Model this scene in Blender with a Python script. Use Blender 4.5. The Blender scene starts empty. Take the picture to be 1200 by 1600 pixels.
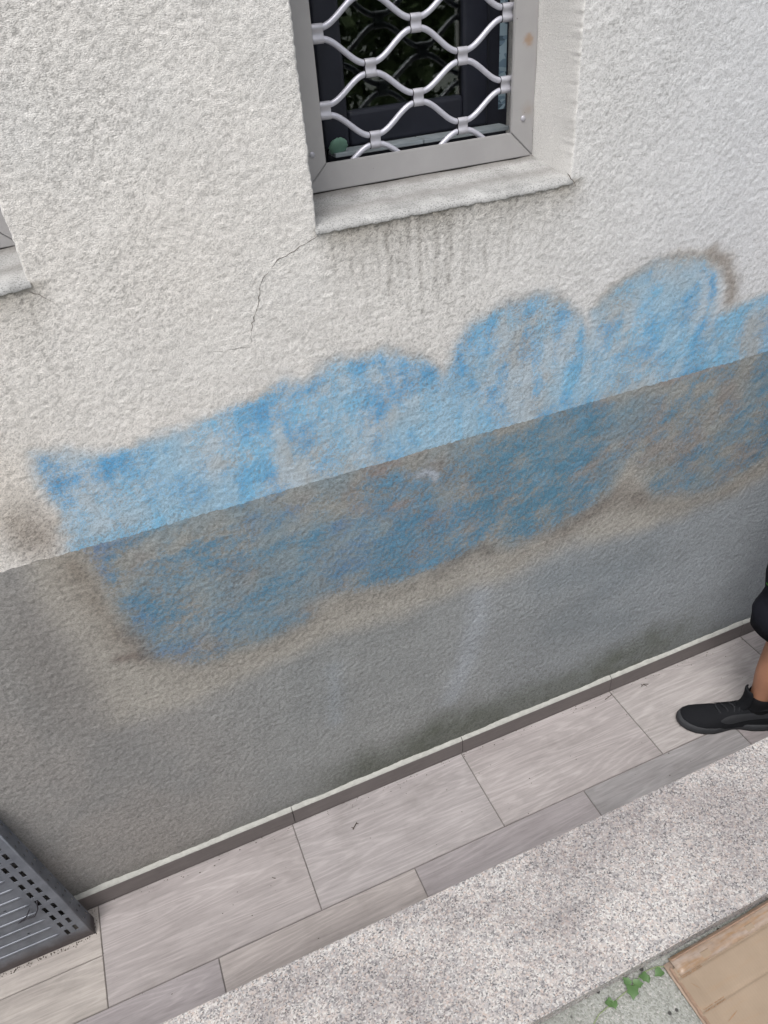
import bpy, bmesh, math, random
import numpy as np
from mathutils import Vector, Matrix, Euler
random.seed(7)
SC = bpy.context.scene
COL = SC.collection

# ------------------------------------------------------------------ camera, sky, sun, exposure
cam_d = bpy.data.cameras.new('camera'); cam = bpy.data.objects.new('camera', cam_d); COL.objects.link(cam)
SC.camera = cam
yaw, pit, rol = 0.34648481, -0.64504836, -0.08585737
fw = Vector((math.sin(yaw)*math.cos(pit), math.cos(yaw)*math.cos(pit), math.sin(pit)))
rt = Vector((math.cos(yaw), -math.sin(yaw), 0)); up = rt.cross(fw)
r2 = math.cos(rol)*rt + math.sin(rol)*up; u2 = -math.sin(rol)*rt + math.cos(rol)*up
m = Matrix((r2, u2, -fw)).transposed().to_4x4(); m.translation = (0, -1.35, 2.1788)
cam.matrix_world = m
cam_d.sensor_fit = 'HORIZONTAL'; cam_d.sensor_width = 36; cam_d.lens = 36*1144.38/1200
cam_d.clip_start = .05; cam_d.clip_end = 500
SC.render.resolution_x = 768; SC.render.resolution_y = 1024
w = bpy.data.worlds.new('World'); SC.world = w; w.use_nodes = True
nt = w.node_tree; bg = nt.nodes['Background']
sky = nt.nodes.new('ShaderNodeTexSky'); sky.sky_type = 'NISHITA'; sky.sun_disc = False
SUN_EL, SUN_AZ = math.radians(64), math.radians(222)      # azimuth clockwise from +Y
sky.sun_elevation = SUN_EL; sky.sun_rotation = SUN_AZ
sky.air_density = 1.0; sky.dust_density = 4.0; sky.ozone_density = .6
hs = nt.nodes.new('ShaderNodeHueSaturation'); hs.inputs['Saturation'].default_value = .34
nt.links.new(sky.outputs[0], hs.inputs['Color']); nt.links.new(hs.outputs[0], bg.inputs['Color'])
bg.inputs['Strength'].default_value = .13
sd = bpy.data.lights.new('sun', 'SUN'); sd.energy = 1.45; sd.angle = math.radians(24); sd.color = (1, .985, .965)
so = bpy.data.objects.new('sun', sd); COL.objects.link(so)
sv = Vector((math.sin(SUN_AZ)*math.cos(SUN_EL), math.cos(SUN_AZ)*math.cos(SUN_EL), math.sin(SUN_EL)))
so.rotation_euler = sv.to_track_quat('Z', 'Y').to_euler()
SC.view_settings.view_transform = 'Standard'; SC.view_settings.look = 'None'
SC.view_settings.gamma = 1; SC.view_settings.use_curve_mapping = False
SC.view_settings.exposure = 0.66

# ------------------------------------------------------------------ helpers
def lin(r, g, b):
    return tuple(((c/255)/12.92 if c <= 10 else ((c/255+.055)/1.055)**2.4) for c in (r, g, b)) + (1,)

class N:
    """small node-tree builder"""
    def __init__(s, name, rough=.7, spec=.3):
        s.m = bpy.data.materials.new(name); s.m.use_nodes = True
        s.t = s.m.node_tree; s.b = s.t.nodes['Principled BSDF']
        s.b.inputs['Roughness'].default_value = rough
        s.b.inputs['Specular IOR Level'].default_value = spec
    def n(s, kind, **kw):
        x = s.t.nodes.new('ShaderNode'+kind)
        for k, v in kw.items():
            if k in x.inputs: s.put(x.inputs[k], v)
            else: setattr(x, k, v)
        return x
    def put(s, sock, v):
        if hasattr(v, 'is_output') or isinstance(v, bpy.types.NodeSocket): s.t.links.new(v, sock)
        else: sock.default_value = v
    def coord(s, kind='Object'):
        if kind == 'World': return s.n('NewGeometry').outputs['Position']
        return s.n('TexCoord').outputs[kind]
    def map(s, vec, scale=(1, 1, 1), loc=(0, 0, 0), rot=(0, 0, 0)):
        x = s.n('Mapping'); s.put(x.inputs['Vector'], vec); s.put(x.inputs['Scale'], scale); s.put(x.inputs['Location'], loc); s.put(x.inputs['Rotation'], rot)
        return x.outputs[0]
    def noise(s, vec, scale=5, detail=4, rough=.5, dist=0):
        x = s.n('TexNoise'); s.put(x.inputs['Vector'], vec)
        for k, v in (('Scale', scale), ('Detail', detail), ('Roughness', rough), ('Distortion', dist)): s.put(x.inputs[k], v)
        return x.outputs[0]
    def voro(s, vec, scale=5, out='Distance', feature='F1'):
        x = s.n('TexVoronoi', feature=feature); s.put(x.inputs['Vector'], vec); s.put(x.inputs['Scale'], scale)
        return x.outputs[out]
    def ramp(s, v, *stops, interp='LINEAR'):
        x = s.n('ValToRGB'); x.color_ramp.interpolation = interp; e = x.color_ramp.elements
        while len(e) < len(stops): e.new(.5)
        for i, (p, c) in enumerate(stops):
            e[i].position = p; e[i].color = c if isinstance(c, tuple) else (c, c, c, 1)
        s.put(x.inputs[0], v); return x.outputs[0]
    def mix(s, f, a, b, mode='MIX'):
        x = s.n('Mix', data_type='RGBA', blend_type=mode); s.put(x.inputs[0], f); s.put(x.inputs[6], a); s.put(x.inputs[7], b)
        return x.outputs[2]
    def math(s, op, a, b=0.0, c=None, clamp=False):
        x = s.n('Math', operation=op, use_clamp=clamp); s.put(x.inputs[0], a); s.put(x.inputs[1], b)
        if c is not None: s.put(x.inputs[2], c)
        return x.outputs[0]
    def bump(s, h, dist=.002, strength=1.0, normal=None):
        x = s.n('Bump'); s.put(x.inputs['Height'], h); x.inputs['Distance'].default_value = dist; s.put(x.inputs['Strength'], strength)
        if normal is not None: s.put(x.inputs['Normal'], normal)
        return x.outputs[0]
    def done(s, color=None, rough=None, normal=None, metal=None):
        if color is not None: s.put(s.b.inputs['Base Color'], color)
        if rough is not None: s.put(s.b.inputs['Roughness'], rough)
        if normal is not None: s.put(s.b.inputs['Normal'], normal)
        if metal is not None: s.put(s.b.inputs['Metallic'], metal)
        return s.m

def mesh(name, verts, faces, mat, parent=None, smooth=False):
    me = bpy.data.meshes.new(name); me.from_pydata([tuple(v) for v in verts], [], faces); me.update()
    if mat: me.materials.append(mat)
    if smooth: me.polygons.foreach_set('use_smooth', [True]*len(me.polygons))
    o = bpy.data.objects.new(name, me); COL.objects.link(o)
    if parent: o.parent = parent
    return o
def frombm(name, bm, mat, parent=None, smooth=False):
    me = bpy.data.meshes.new(name); bmesh.ops.recalc_face_normals(bm, faces=bm.faces); bm.to_mesh(me); bm.free()
    if mat: me.materials.append(mat)
    if smooth: me.polygons.foreach_set('use_smooth', [True]*len(me.polygons))
    o = bpy.data.objects.new(name, me); COL.objects.link(o)
    if parent: o.parent = parent
    return o
def empty(name, loc, label, cat, group=None, rz=0):
    o = bpy.data.objects.new(name, None); COL.objects.link(o); o.location = loc; o.rotation_euler[2] = rz
    o.empty_display_size = .1
    o['label'] = label; o['category'] = cat
    if group: o['group'] = group
    return o
def tag(o, label, cat, group=None):
    o['label'] = label; o['category'] = cat
    if group: o['group'] = group
    return o
def bm_box(bm, a, b, bev=0, seg=1):
    r = bmesh.ops.create_cube(bm, size=1)
    c = [(a[i]+b[i])/2 for i in range(3)]; d = [abs(b[i]-a[i]) for i in range(3)]
    for v in r['verts']: v.co = Vector((c[i]+v.co[i]*d[i] for i in range(3)))
    if bev:
        vs = set(r['verts']); es = [e for e in bm.edges if e.verts[0] in vs]
        bmesh.ops.bevel(bm, geom=es, offset=bev, segments=seg, affect='EDGES', profile=.5)
def box(name, a, b, mat, parent=None, bev=0, seg=1, smooth=False):
    bm = bmesh.new(); bm_box(bm, a, b, bev, seg); return frombm(name, bm, mat, parent, smooth)
def tube(pts, rad, seg=8, cap=True):
    """verts, faces of a tube; rad number or list"""
    pts = [Vector(p) for p in pts]; V = []; F = []
    rs = rad if isinstance(rad, (list, tuple)) else [rad]*len(pts)
    nrm = None
    for i, p in enumerate(pts):
        t = (pts[min(i+1, len(pts)-1)] - pts[max(i-1, 0)]).normalized()
        if nrm is None:
            nrm = t.cross(Vector((0, 1, 0)) if abs(t.y) < .9 else Vector((1, 0, 0))).normalized()
        nrm = (nrm - t*nrm.dot(t)).normalized(); bn = t.cross(nrm)
        for k in range(seg):
            a = 2*math.pi*k/seg; V.append(p + (math.cos(a)*nrm + math.sin(a)*bn)*rs[i])
    for i in range(len(pts)-1):
        for k in range(seg):
            F.append((i*seg+k, i*seg+(k+1) % seg, (i+1)*seg+(k+1) % seg, (i+1)*seg+k))
    if cap: F.append(tuple(range(seg))[::-1]); F.append(tuple(range((len(pts)-1)*seg, len(pts)*seg)))
    return V, F

# ------------------------------------------------------------------ numpy noise
def vnoise(x, y, seed):
    rng = np.random.RandomState(seed); T = rng.rand(256, 256)
    xi = np.floor(x).astype(int); yi = np.floor(y).astype(int); fx = x-xi; fy = y-yi
    fx = fx*fx*(3-2*fx); fy = fy*fy*(3-2*fy); g = lambda a, b: T[a % 256, b % 256]
    return (g(xi, yi)*(1-fx)+g(xi+1, yi)*fx)*(1-fy) + (g(xi, yi+1)*(1-fx)+g(xi+1, yi+1)*fx)*fy
def fbm(x, y, s, seed, oct=4, sx=1, sy=1):
    r = 0; a = .5; tot = 0
    for o in range(oct):
        r = r + a*vnoise(x*s*sx*2**o+17.3*o, y*s*sy*2**o+5.1*o, seed+o); tot += a; a *= .55
    return r/tot
def sstep(a, b, x):
    t = np.clip((x-a)/(b-a), 0, 1); return t*t*(3-2*t)
def sdf(poly, x, y):
    """signed distance, negative inside"""
    P = np.array(poly); n = len(P); d = np.full(x.shape, 1e9); ins = np.zeros(x.shape, bool)
    for i in range(n):
        a = P[i]; b = P[(i+1) % n]; e = b-a
        t = np.clip(((x-a[0])*e[0]+(y-a[1])*e[1])/(e@e+1e-12), 0, 1)
        d = np.minimum(d, np.hypot(x-a[0]-t*e[0], y-a[1]-t*e[1]))
        c = ((a[1] > y) != (b[1] > y)) & (x < (b[0]-a[0])*(y-a[1])/((b[1]-a[1]) or 1e-9)+a[0])
        ins ^= c
    return np.where(ins, -d, d)
def line_d(pts, x, y):
    d = np.full(x.shape, 1e9)
    for a, b in zip(pts[:-1], pts[1:]):
        a = np.array(a); e = np.array(b)-a
        t = np.clip(((x-a[0])*e[0]+(y-a[1])*e[1])/(e@e+1e-12), 0, 1)
        d = np.minimum(d, np.hypot(x-a[0]-t*e[0], y-a[1]-t*e[1]))
    return d

# ------------------------------------------------------------------ materials
def mat_stucco(name, fs):
    s = N(name, .92, .15)
    P = s.coord('World')
    at = s.n('Attribute', attribute_name='paint'); mk = s.n('Attribute', attribute_name='marks')
    sep = s.n('SeparateColor'); s.put(sep.inputs[0], mk.outputs['Color'])
    q = s.map(P, (1, 1, 1.7))
    warp = s.n('VectorMath', operation='ADD')
    wn = s.n('TexNoise'); s.put(wn.inputs['Vector'], q); s.put(wn.inputs['Scale'], 90.0)
    sc = s.n('VectorMath', operation='SCALE'); s.put(sc.inputs[0], wn.outputs['Color']); s.put(sc.inputs['Scale'], .006)
    s.put(warp.inputs[0], q); s.put(warp.inputs[1], sc.outputs[0])
    h = s.noise(warp.outputs[0], 330, 3, .62)
    pa = s.n('Attribute', attribute_name='pit')
    big = s.noise(P, 9, 3, .5)
    # dirt in the pits, darkened further to carry the grain's shading
    pit = s.math('ADD', pa.outputs['Fac'], s.math('MULTIPLY', s.math('SUBTRACT', .5, h), 1.6), clamp=True)
    amt = s.math('MULTIPLY', pit, s.math('ADD', .42, s.math('MULTIPLY', sep.outputs[1], .75)), clamp=True)
    dirt = s.mix(sep.outputs[2], (.105, .10, .093, 1), (.085, .09, .08, 1))
    # blue spray paint rubbed off the pits / kept by them
    bn = s.math('MULTIPLY', s.math('SUBTRACT', s.math('ADD', s.math('MULTIPLY', s.noise(warp.outputs[0], 240, 2, .65), .75), s.math('MULTIPLY', pa.outputs['Fac'], -.28)), .33), 1.9)
    bm_ = s.math('ADD', sep.outputs[0], bn)
    blue = s.math('MULTIPLY', s.ramp(bm_, (.10, 0.0), (.90, 1.0)), s.math('MULTIPLY', sep.outputs[0], 3.0, clamp=True))
    blue = s.math('MULTIPLY', blue, .86)
    bc = s.n('Attribute', attribute_name='spray')
    c = s.mix(blue, at.outputs['Color'], bc.outputs['Color'])
    c = s.mix(s.math('MULTIPLY', amt, .55), c, dirt)
    spk = s.ramp(s.noise(q, fs, 3, .8), (.36, .66), (.49, .98), (.66, 1.13))
    c = s.mix(1.0, c, spk, 'MULTIPLY')
    big = s.ramp(big, (.3, .955), (.7, 1.03))
    c = s.mix(1.0, c, big, 'MULTIPLY')
    st = s.n('Attribute', attribute_name='relief')
    bp = s.bump(h, .0018, s.math('MULTIPLY', st.outputs['Fac'], 1.0))
    return s.done(c, None, bp)
def mat_simple(name, col, rough=.6, spec=.3, metal=0, nscale=40, namt=.12, bump=0, bscale=200):
    s = N(name, rough, spec); P = s.coord('World')
    n = s.noise(P, nscale, 4, .6)
    c = s.mix(1.0, tuple(col[:3])+(1,), s.ramp(n, (.3, 1-namt), (.7, 1+namt)), 'MULTIPLY')
    nb = s.bump(s.noise(P, bscale, 3, .5), .001, bump) if bump else None
    return s.done(c, None, nb, metal)
def mat_sill():
    s = N('smooth_plaster', .85, .2); P = s.coord('World')
    c = s.ramp(s.noise(P, 14, 5, .65), (.3, (.26, .26, .254, 1)), (.62, (.43, .428, .42, 1)))
    sp = s.ramp(s.noise(P, 330, 2, .5), (.36, .45), (.48, 1.0))
    c = s.mix(.75, c, s.mix(1.0, c, sp, 'MULTIPLY'))
    # grime gathers in a strip along the frame and in the shallow trough
    sx = s.n('SeparateXYZ'); s.put(sx.inputs[0], P)
    y = s.math('ADD', sx.outputs[1], s.math('MULTIPLY', s.noise(P, 22, 3, .5), .03))
    g = s.ramp(y, (.045, 0.0), (.085, .5), (.105, .12), (.135, .1), (.165, .9))
    c = s.mix(g, c, (.16, .15, .14, 1))
    return s.done(c, None, s.bump(s.noise(P, 260, 3, .6), .0015, .7))
def mat_alu():
    s = N('painted_aluminium', .46, .4); P = s.coord('World')
    c = s.mix(1.0, lin(160, 158, 158), s.ramp(s.noise(P, 12, 4, .6), (.3, .93), (.7, 1.04)), 'MULTIPLY')
    d = s.n('VectorMath', operation='DISTANCE'); s.put(d.inputs[0], P); s.put(d.inputs[1], (.936, .149, 2.03))
    dd = s.math('ADD', d.outputs['Value'], s.math('MULTIPLY', s.noise(P, 130, 3), .012))
    c = s.mix(s.ramp(dd, (.010, .75), (.021, 0.0)), c, lin(150, 120, 90))
    d2 = s.n('VectorMath', operation='DISTANCE'); s.put(d2.inputs[0], P); s.put(d2.inputs[1], (.940, .149, 1.905))
    c = s.mix(s.ramp(s.math('ADD', d2.outputs['Value'], s.math('MULTIPLY', s.noise(P, 90, 3), .015)), (.012, .3), (.026, 0.0)), c, lin(140, 120, 95))
    sp = s.ramp(s.voro(P, 42), (.035, 1.0), (.06, 0.0))
    k = s.math('MULTIPLY', sp, s.ramp(s.noise(P, 14, 2), (.5, 0.0), (.62, .8)))
    c = s.mix(k, c, (.03, .03, .03, 1))
    return s.done(c, None, s.bump(s.noise(P, 600, 2), .0004, .25))
def mat_tile():
    s = N('wood_look_tile', .62, .3)
    O = s.coord('Object'); oi = s.n('ObjectInfo')
    off = s.n('CombineXYZ'); s.put(off.inputs[0], s.math('MULTIPLY', oi.outputs['Random'], 37.0)); s.put(off.inputs[1], s.math('MULTIPLY', oi.outputs['Random'], 11.0))
    v = s.n('VectorMath', operation='ADD'); s.put(v.inputs[0], O); s.put(v.inputs[1], off.outputs[0])
    v = v.outputs[0]
    field = s.noise(s.map(v, (.7, 6.5, 1)), 1.6, 2, .4, .15)
    rings = s.math('SINE', s.math('MULTIPLY', field, 110.0))
    rings = s.ramp(rings, (.0, .91), (.7, 1.0), (1.0, 1.03))
    fib = s.ramp(s.noise(s.map(v, (2.2, 42, 1)), 3.2, 6, .72), (.32, .80), (.5, .97), (.68, 1.10))
    fine = s.ramp(s.noise(s.map(v, (14, 420, 1)), 2.5, 2, .5), (.3, .93), (.7, 1.05))
    cl = s.ramp(s.noise(s.map(v, (1.2, 3.5, 1)), 2.3, 3, .6), (.3, lin(148, 143, 142)), (.7, lin(169, 164, 163)))
    c = s.mix(1.0, cl, rings, 'MULTIPLY'); c = s.mix(1.0, c, fib, 'MULTIPLY'); c = s.mix(1.0, c, fine, 'MULTIPLY')
    at = s.n('Attribute', attribute_name='tone', attribute_type='OBJECT')
    c = s.mix(1.0, c, at.outputs['Color'], 'MULTIPLY')
    P = s.coord('World')
    dirt = s.ramp(s.noise(P, 6, 6, .7), (.52, 0.0), (.78, .35))
    c = s.mix(dirt, c, (.13, .12, .11, 1))
    spk = s.math('MULTIPLY', s.ramp(s.voro(P, 24), (.035, 1.0), (.055, 0.0)), s.ramp(s.noise(P, 9, 2), (.5, 0.0), (.6, .8)))
    c = s.mix(spk, c, (.05, .045, .04, 1))
    return s.done(c, s.ramp(s.noise(P, 20, 3), (.3, .5), (.7, .72)), s.bump(s.noise(s.map(v, (6, 130, 1)), 3, 3, .6), .0006, .5))
def mat_skirt():
    s = N('skirting_face', .6, .3); O = s.coord('World')
    fib = s.ramp(s.noise(s.map(O, (4, 1, 150)), 2.2, 5, .65), (.3, .80), (.7, 1.12))
    c = s.mix(1.0, lin(112, 106, 105), fib, 'MULTIPLY')
    c = s.mix(1.0, c, s.ramp(s.noise(O, 5, 5, .7), (.3, .88), (.7, 1.1)), 'MULTIPLY')
    return s.done(c)
def mat_granite():
    s = N('pink_grey_granite', .62, .35); P = s.coord('World')
    w1 = s.n('VectorMath', operation='ADD'); nn = s.n('TexNoise'); s.put(nn.inputs['Vector'], P); s.put(nn.inputs['Scale'], 160.0)
    sc = s.n('VectorMath', operation='SCALE'); s.put(sc.inputs[0], nn.outputs['Color']); s.put(sc.inputs['Scale'], .005)
    s.put(w1.inputs[0], P); s.put(w1.inputs[1], sc.outputs[0]); Q = w1.outputs[0]
    cell = s.n('SeparateColor'); s.put(cell.inputs[0], s.voro(Q, 340, 'Color'))
    c = s.ramp(cell.outputs[0], (.0, lin(112, 110, 111)), (.10, lin(140, 137, 137)), (.30, lin(158, 156, 155)), (.58, lin(172, 166, 161)),
               (.76, lin(186, 184, 181)), (.92, lin(168, 156, 149)), interp='CONSTANT')
    # small dark mica flakes
    cell2 = s.n('SeparateColor'); s.put(cell2.inputs[0], s.voro(s.map(Q, (1, 1.5, 1), (3.1, 2, 0)), 400, 'Color'))
    blk = s.ramp(cell2.outputs[1], (.0, 1.0), (.105, 0.0), interp='CONSTANT')
    clus = s.ramp(s.noise(P, 38, 3, .6), (.35, .25), (.6, 1.0))
    c = s.mix(s.math('MULTIPLY', s.math('MULTIPLY', blk, clus), .85), c, lin(60, 60, 66))
    c = s.mix(s.ramp(s.noise(Q, 60, 3, .6), (.45, 0.0), (.7, .25)), c, lin(186, 172, 165))
    # damp grey stains
    st = s.ramp(s.noise(s.map(P, (1, 1.6, 1), (4.2, 0, 0)), 3.6, 5, .62), (.42, 0.0), (.62, .75))
    c = s.mix(st, c, s.mix(1.0, c, lin(205, 202, 204), 'MULTIPLY'))
    return s.done(c, None, s.bump(s.noise(P, 380, 3, .6), .0012, .5))
def mat_concrete():
    s = N('exposed_concrete', .92, .2); P = s.coord('World')
    cell = s.n('SeparateColor'); s.put(cell.inputs[0], s.voro(P, 330, 'Color'))
    c = s.ramp(cell.outputs[0], (.0, lin(116, 117, 112)), (.3, lin(139, 141, 136)), (.6, lin(149, 150, 147)), (.86, lin(124, 126, 119)), (.93, lin(165, 162, 159)), interp='CONSTANT')
    c = s.mix(.3, c, s.ramp(s.noise(P, 330, 3, .6), (.3, lin(123, 125, 119)), (.7, lin(170, 170, 164))))
    big = s.n('SeparateColor'); s.put(big.inputs[0], s.voro(s.map(P, (1, 1, 1), (7, 3, 0)), 75, 'Color'))
    d = s.voro(s.map(P, (1, 1, 1), (7, 3, 0)), 75)
    dark = s.math('MULTIPLY', s.ramp(big.outputs[0], (0.0, 1.0), (.10, 0.0), interp='CONSTANT'), s.ramp(d, (.25, 1.0), (.36, 0.0)))
    c = s.mix(dark, c, lin(61, 60, 59))
    c = s.mix(s.ramp(s.noise(P, 7, 5, .65), (.42, 0.0), (.7, .5)), c, lin(98, 100, 94))
    h = s.math('ADD', s.noise(P, 200, 3, .6), s.math('MULTIPLY', s.voro(P, 330), -.5))
    return s.done(c, None, s.bump(h, .002, .9))
def mat_card():
    s = N('corrugated_card', .82, .2); P = s.coord('World')
    c = s.ramp(s.noise(P, 7, 5, .6), (.3, lin(128, 113, 97)), (.7, lin(142, 126, 109)))
    fl = s.ramp(s.math('SINE', s.math('MULTIPLY', s.n('SeparateXYZ', Vector=P).outputs[0], 1150.0)), (0, .985), (1, 1.01))
    c = s.mix(1.0, c, fl, 'MULTIPLY')
    c = s.mix(s.ramp(s.noise(s.map(P, (2, 14, 1)), 6, 4, .6), (.55, 0.0), (.8, .35)), c, lin(140, 112, 84))
    return s.done(c, None, s.bump(s.noise(P, 50, 3, .5), .002, .25))
def mat_cloth(name, col, scale=700):
    s = N(name, .85, .12); P = s.coord('World')
    c = s.mix(1.0, col, s.ramp(s.noise(P, scale, 2, .5), (.3, .8), (.7, 1.25)), 'MULTIPLY')
    return s.done(c, None, s.bump(s.noise(P, scale, 2, .5), .0006, .5))
def mat_steel():
    s = N('dull_galvanised_steel', .5, .5); P = s.coord('World')
    c = s.ramp(s.noise(P, 18, 5, .65), (.3, lin(104, 108, 116)), (.7, lin(132, 136, 144)))
    sx = s.n('SeparateXYZ', Vector=P)
    z = s.math('ADD', sx.outputs[2], s.math('MULTIPLY', s.noise(P, 30, 4, .6), .05))
    c = s.mix(s.ramp(z, (.045, .85), (.085, 0.0)), c, lin(74, 64, 62))
    return s.done(c, None, s.bump(s.noise(P, 300, 2), .0005, .3), .35)
def mat_glass():
    m = bpy.data.materials.new('window_glass'); m.use_nodes = True; t = m.node_tree; t.nodes.clear()
    o = t.nodes.new('ShaderNodeOutputMaterial'); mx = t.nodes.new('ShaderNodeMixShader'); fr = t.nodes.new('ShaderNodeFresnel'); fr.inputs[0].default_value = 1.75
    tr = t.nodes.new('ShaderNodeBsdfTransparent'); tr.inputs[0].default_value = (.75, .8, .78, 1)
    gl = t.nodes.new('ShaderNodeBsdfGlossy'); gl.inputs['Roughness'].default_value = .015; gl.inputs[0].default_value = (.95, .98, .95, 1)
    t.links.new(fr.outputs[0], mx.inputs[0]); t.links.new(tr.outputs[0], mx.inputs[1]); t.links.new(gl.outputs[0], mx.inputs[2]); t.links.new(mx.outputs[0], o.inputs[0])
    return m
def mat_leaf(name, c1, c2):
    s = N(name, .5, .4); P = s.coord('World')
    c = s.ramp(s.noise(P, 9, 4, .7), (.3, c1), (.7, c2)); return s.done(c)
def mat_foil():
    s = N('printed_foil_strip', .35, .5); P = s.coord('World')
    sx = s.n('SeparateXYZ', Vector=P)
    cb = s.n('CombineXYZ'); s.put(cb.inputs[0], s.math('MULTIPLY', sx.outputs[0], 60.0)); s.put(cb.inputs[1], s.math('MULTIPLY', sx.outputs[2], 150.0))
    v = s.voro(cb.outputs[0], 1.0, 'Color')
    k = s.n('SeparateColor', Color=v)
    c = s.ramp(k.outputs[0], (0, lin(150, 170, 182)), (.55, lin(112, 134, 150)), (.8, lin(74, 92, 106)), interp='CONSTANT')
    return s.done(c)

def mat_tape():
    s = N('brown_tape', .4, .45); P = s.coord('World')
    c = s.ramp(s.noise(s.map(P, (1, 6, 1)), 13, 4, .6), (.36, lin(132, 107, 82)), (.5, lin(137, 120, 106)), (.66, lin(144, 131, 121)))
    c = s.mix(1.0, c, s.ramp(s.noise(P, 90, 3), (.3, .88), (.7, 1.1)), 'MULTIPLY')
    return s.done(c, None, s.bump(s.noise(s.map(P, (1, 3, 1)), 60, 3), .002, .4))
M = dict(
    stucco=mat_stucco('rough_render', 440.0), stuccolow=mat_stucco('rough_grey_render', 225.0), sill=mat_sill(), alu=mat_alu(), tile=mat_tile(), skirt=mat_skirt(), granite=mat_granite(),
    concrete=mat_concrete(), card=mat_card(), steel=mat_steel(), glass=mat_glass(), foil=mat_foil(),
    filler=mat_simple('chalky_filler', lin(164, 164, 159), .9, .2, nscale=60, namt=.12, bump=.8, bscale=220),
    grout=mat_simple('dark_grout', lin(112, 107, 105), .9, .1, nscale=120, namt=.2),
    rod=mat_simple('silver_painted_rod', lin(186, 186, 196), .36, .5, metal=.25, nscale=90, namt=.05),
    clip=mat_simple('silver_clip', lin(178, 177, 184), .4, .5, metal=.25, nscale=90, namt=.05),
    pvc=mat_simple('anthracite_plastic', lin(38, 40, 50), .42, .4, nscale=20, namt=.15),
    ledge=mat_simple('pale_metal_ledge', lin(150, 158, 162), .5, .4, nscale=30, namt=.12),
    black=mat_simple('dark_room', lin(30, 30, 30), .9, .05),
    dark=mat_simple('grimy_crack', lin(104, 98, 92), .95, .05, nscale=200, namt=.3),
    gasket=mat_simple('dirty_joint', lin(60, 58, 55), .95, .05, nscale=90, namt=.4),
    cardedge=mat_simple('card_edge', lin(130, 109, 94), .85, .1, nscale=120, namt=.15),
    tape=mat_tape(),
    flap=mat_simple('card_underside', lin(150, 132, 118), .8, .2, nscale=20, namt=.12),
    crease=mat_simple('card_crease', lin(132, 106, 84), .85, .1, nscale=60, namt=.25),
    wire=mat_simple('dark_wire', lin(38, 36, 42), .5, .4),
    skin=mat_simple('skin', lin(168, 122, 98), .55, .35, nscale=25, namt=.08, bump=.2, bscale=500),
    hair=mat_simple('dark_hair', lin(40, 30, 24), .6, .3, nscale=200, namt=.3),
    shoe=mat_cloth('black_knit', lin(27, 28, 31), 900),
    overlay=mat_simple('charcoal_rubber', lin(42, 43, 46), .6, .3, nscale=60, namt=.1),
    sole=mat_simple('dark_sole', lin(52, 53, 56), .7, .25, nscale=60, namt=.15),
    sock=mat_cloth('black_sock', lin(24, 24, 26), 1100),
    lace=mat_cloth('black_lace', lin(44, 45, 48), 1500),
    shorts=mat_cloth('black_sports_cloth', lin(28, 29, 36), 1300),
    shirt=mat_cloth('dark_shirt_cloth', lin(52, 54, 60), 900),
    green=mat_simple('green_print', lin(62, 128, 40), .6, .2),
    leaf=mat_leaf('fresh_leaf', lin(56, 84, 48), lin(84, 112, 66)),
    leafdry=mat_leaf('yellowing_leaf', lin(88, 96, 64), lin(114, 118, 86)),
    stem=mat_simple('thin_green_stem', lin(120, 132, 96), .6, .2),
    hedge=mat_leaf('hedge_leaf', (.05, .085, .03, 1), (.12, .16, .06, 1)),
    bark=mat_simple('bark', lin(70, 58, 46), .9, .1, nscale=30, namt=.3),
    debris=mat_simple('dry_debris', lin(78, 70, 64), .9, .1),
    mint=mat_simple('pale_green_plastic', lin(120, 156, 138), .5, .3),
    shell=mat_simple('pale_block', lin(205, 195, 160), .8, .2),
    body=mat_simple('wall_render_plain', lin(150, 148, 144), .9, .1, nscale=30, namt=.08),
)

# ------------------------------------------------------------------ facade with its spray-painted render
UP = [(-0.219, 1.237), (-0.2, 1.344), (-0.214, 1.411), (-0.203, 1.479), (-0.149, 1.472), (-0.085, 1.448), (0.002, 1.448), (0.134, 1.461), (0.232, 1.482), (0.301, 1.508), (0.328, 1.486), (0.403, 1.521), (0.519, 1.517), (0.607, 1.481), (0.655, 1.416), (0.677, 1.461), (0.717, 1.519), (0.796, 1.556), (0.91, 1.558), (1.009, 1.499), (1.039, 1.437), (1.046, 1.484), (1.094, 1.527), (1.169, 1.565), (1.277, 1.574), (1.366, 1.554), (1.425, 1.499), (1.438, 1.406), (1.496, 1.405), (1.599, 1.414), (1.734, 1.404), (1.95, 1.38), (2.0, 1.223), (1.8, 1.2), (0.496, 1.2), (-0.224, 1.2)]
LO = [(-0.202, 1.28), (-0.181, 1.165), (-0.171, 1.084), (-0.158, 0.976), (-0.132, 0.875), (-0.041, 0.794), (0.11, 0.802), (0.25, 0.819), (0.327, 0.876), (0.469, 0.85), (0.658, 0.852), (0.78, 0.896), (0.858, 0.836), (1.004, 0.846), (1.171, 0.901), (1.231, 1.014), (1.339, 0.843), (1.595, 0.779), (1.822, 0.874), (2.0, 0.961), (2.0, 1.28), (0.499, 1.28)]
BEIGE = [(-0.302, 1.30), (-0.312, 1.127), (-0.305, 0.94), (-0.27, 0.708), (-0.104, 0.664), (0.089, 0.689), (0.31, 0.73), (0.537, 0.724), (0.863, 0.732), (1.077, 0.77), (1.312, 0.731), (1.63, 0.742), (2.064, 0.8), (2.0, 1.30), (0.5, 1.30)]
ARC1 = [(.680, 1.40), (.700, 1.47), (.735, 1.52), (.796, 1.553), (.87, 1.562), (.95, 1.54), (1.009, 1.495), (1.036, 1.44), (1.04, 1.38)]
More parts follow.
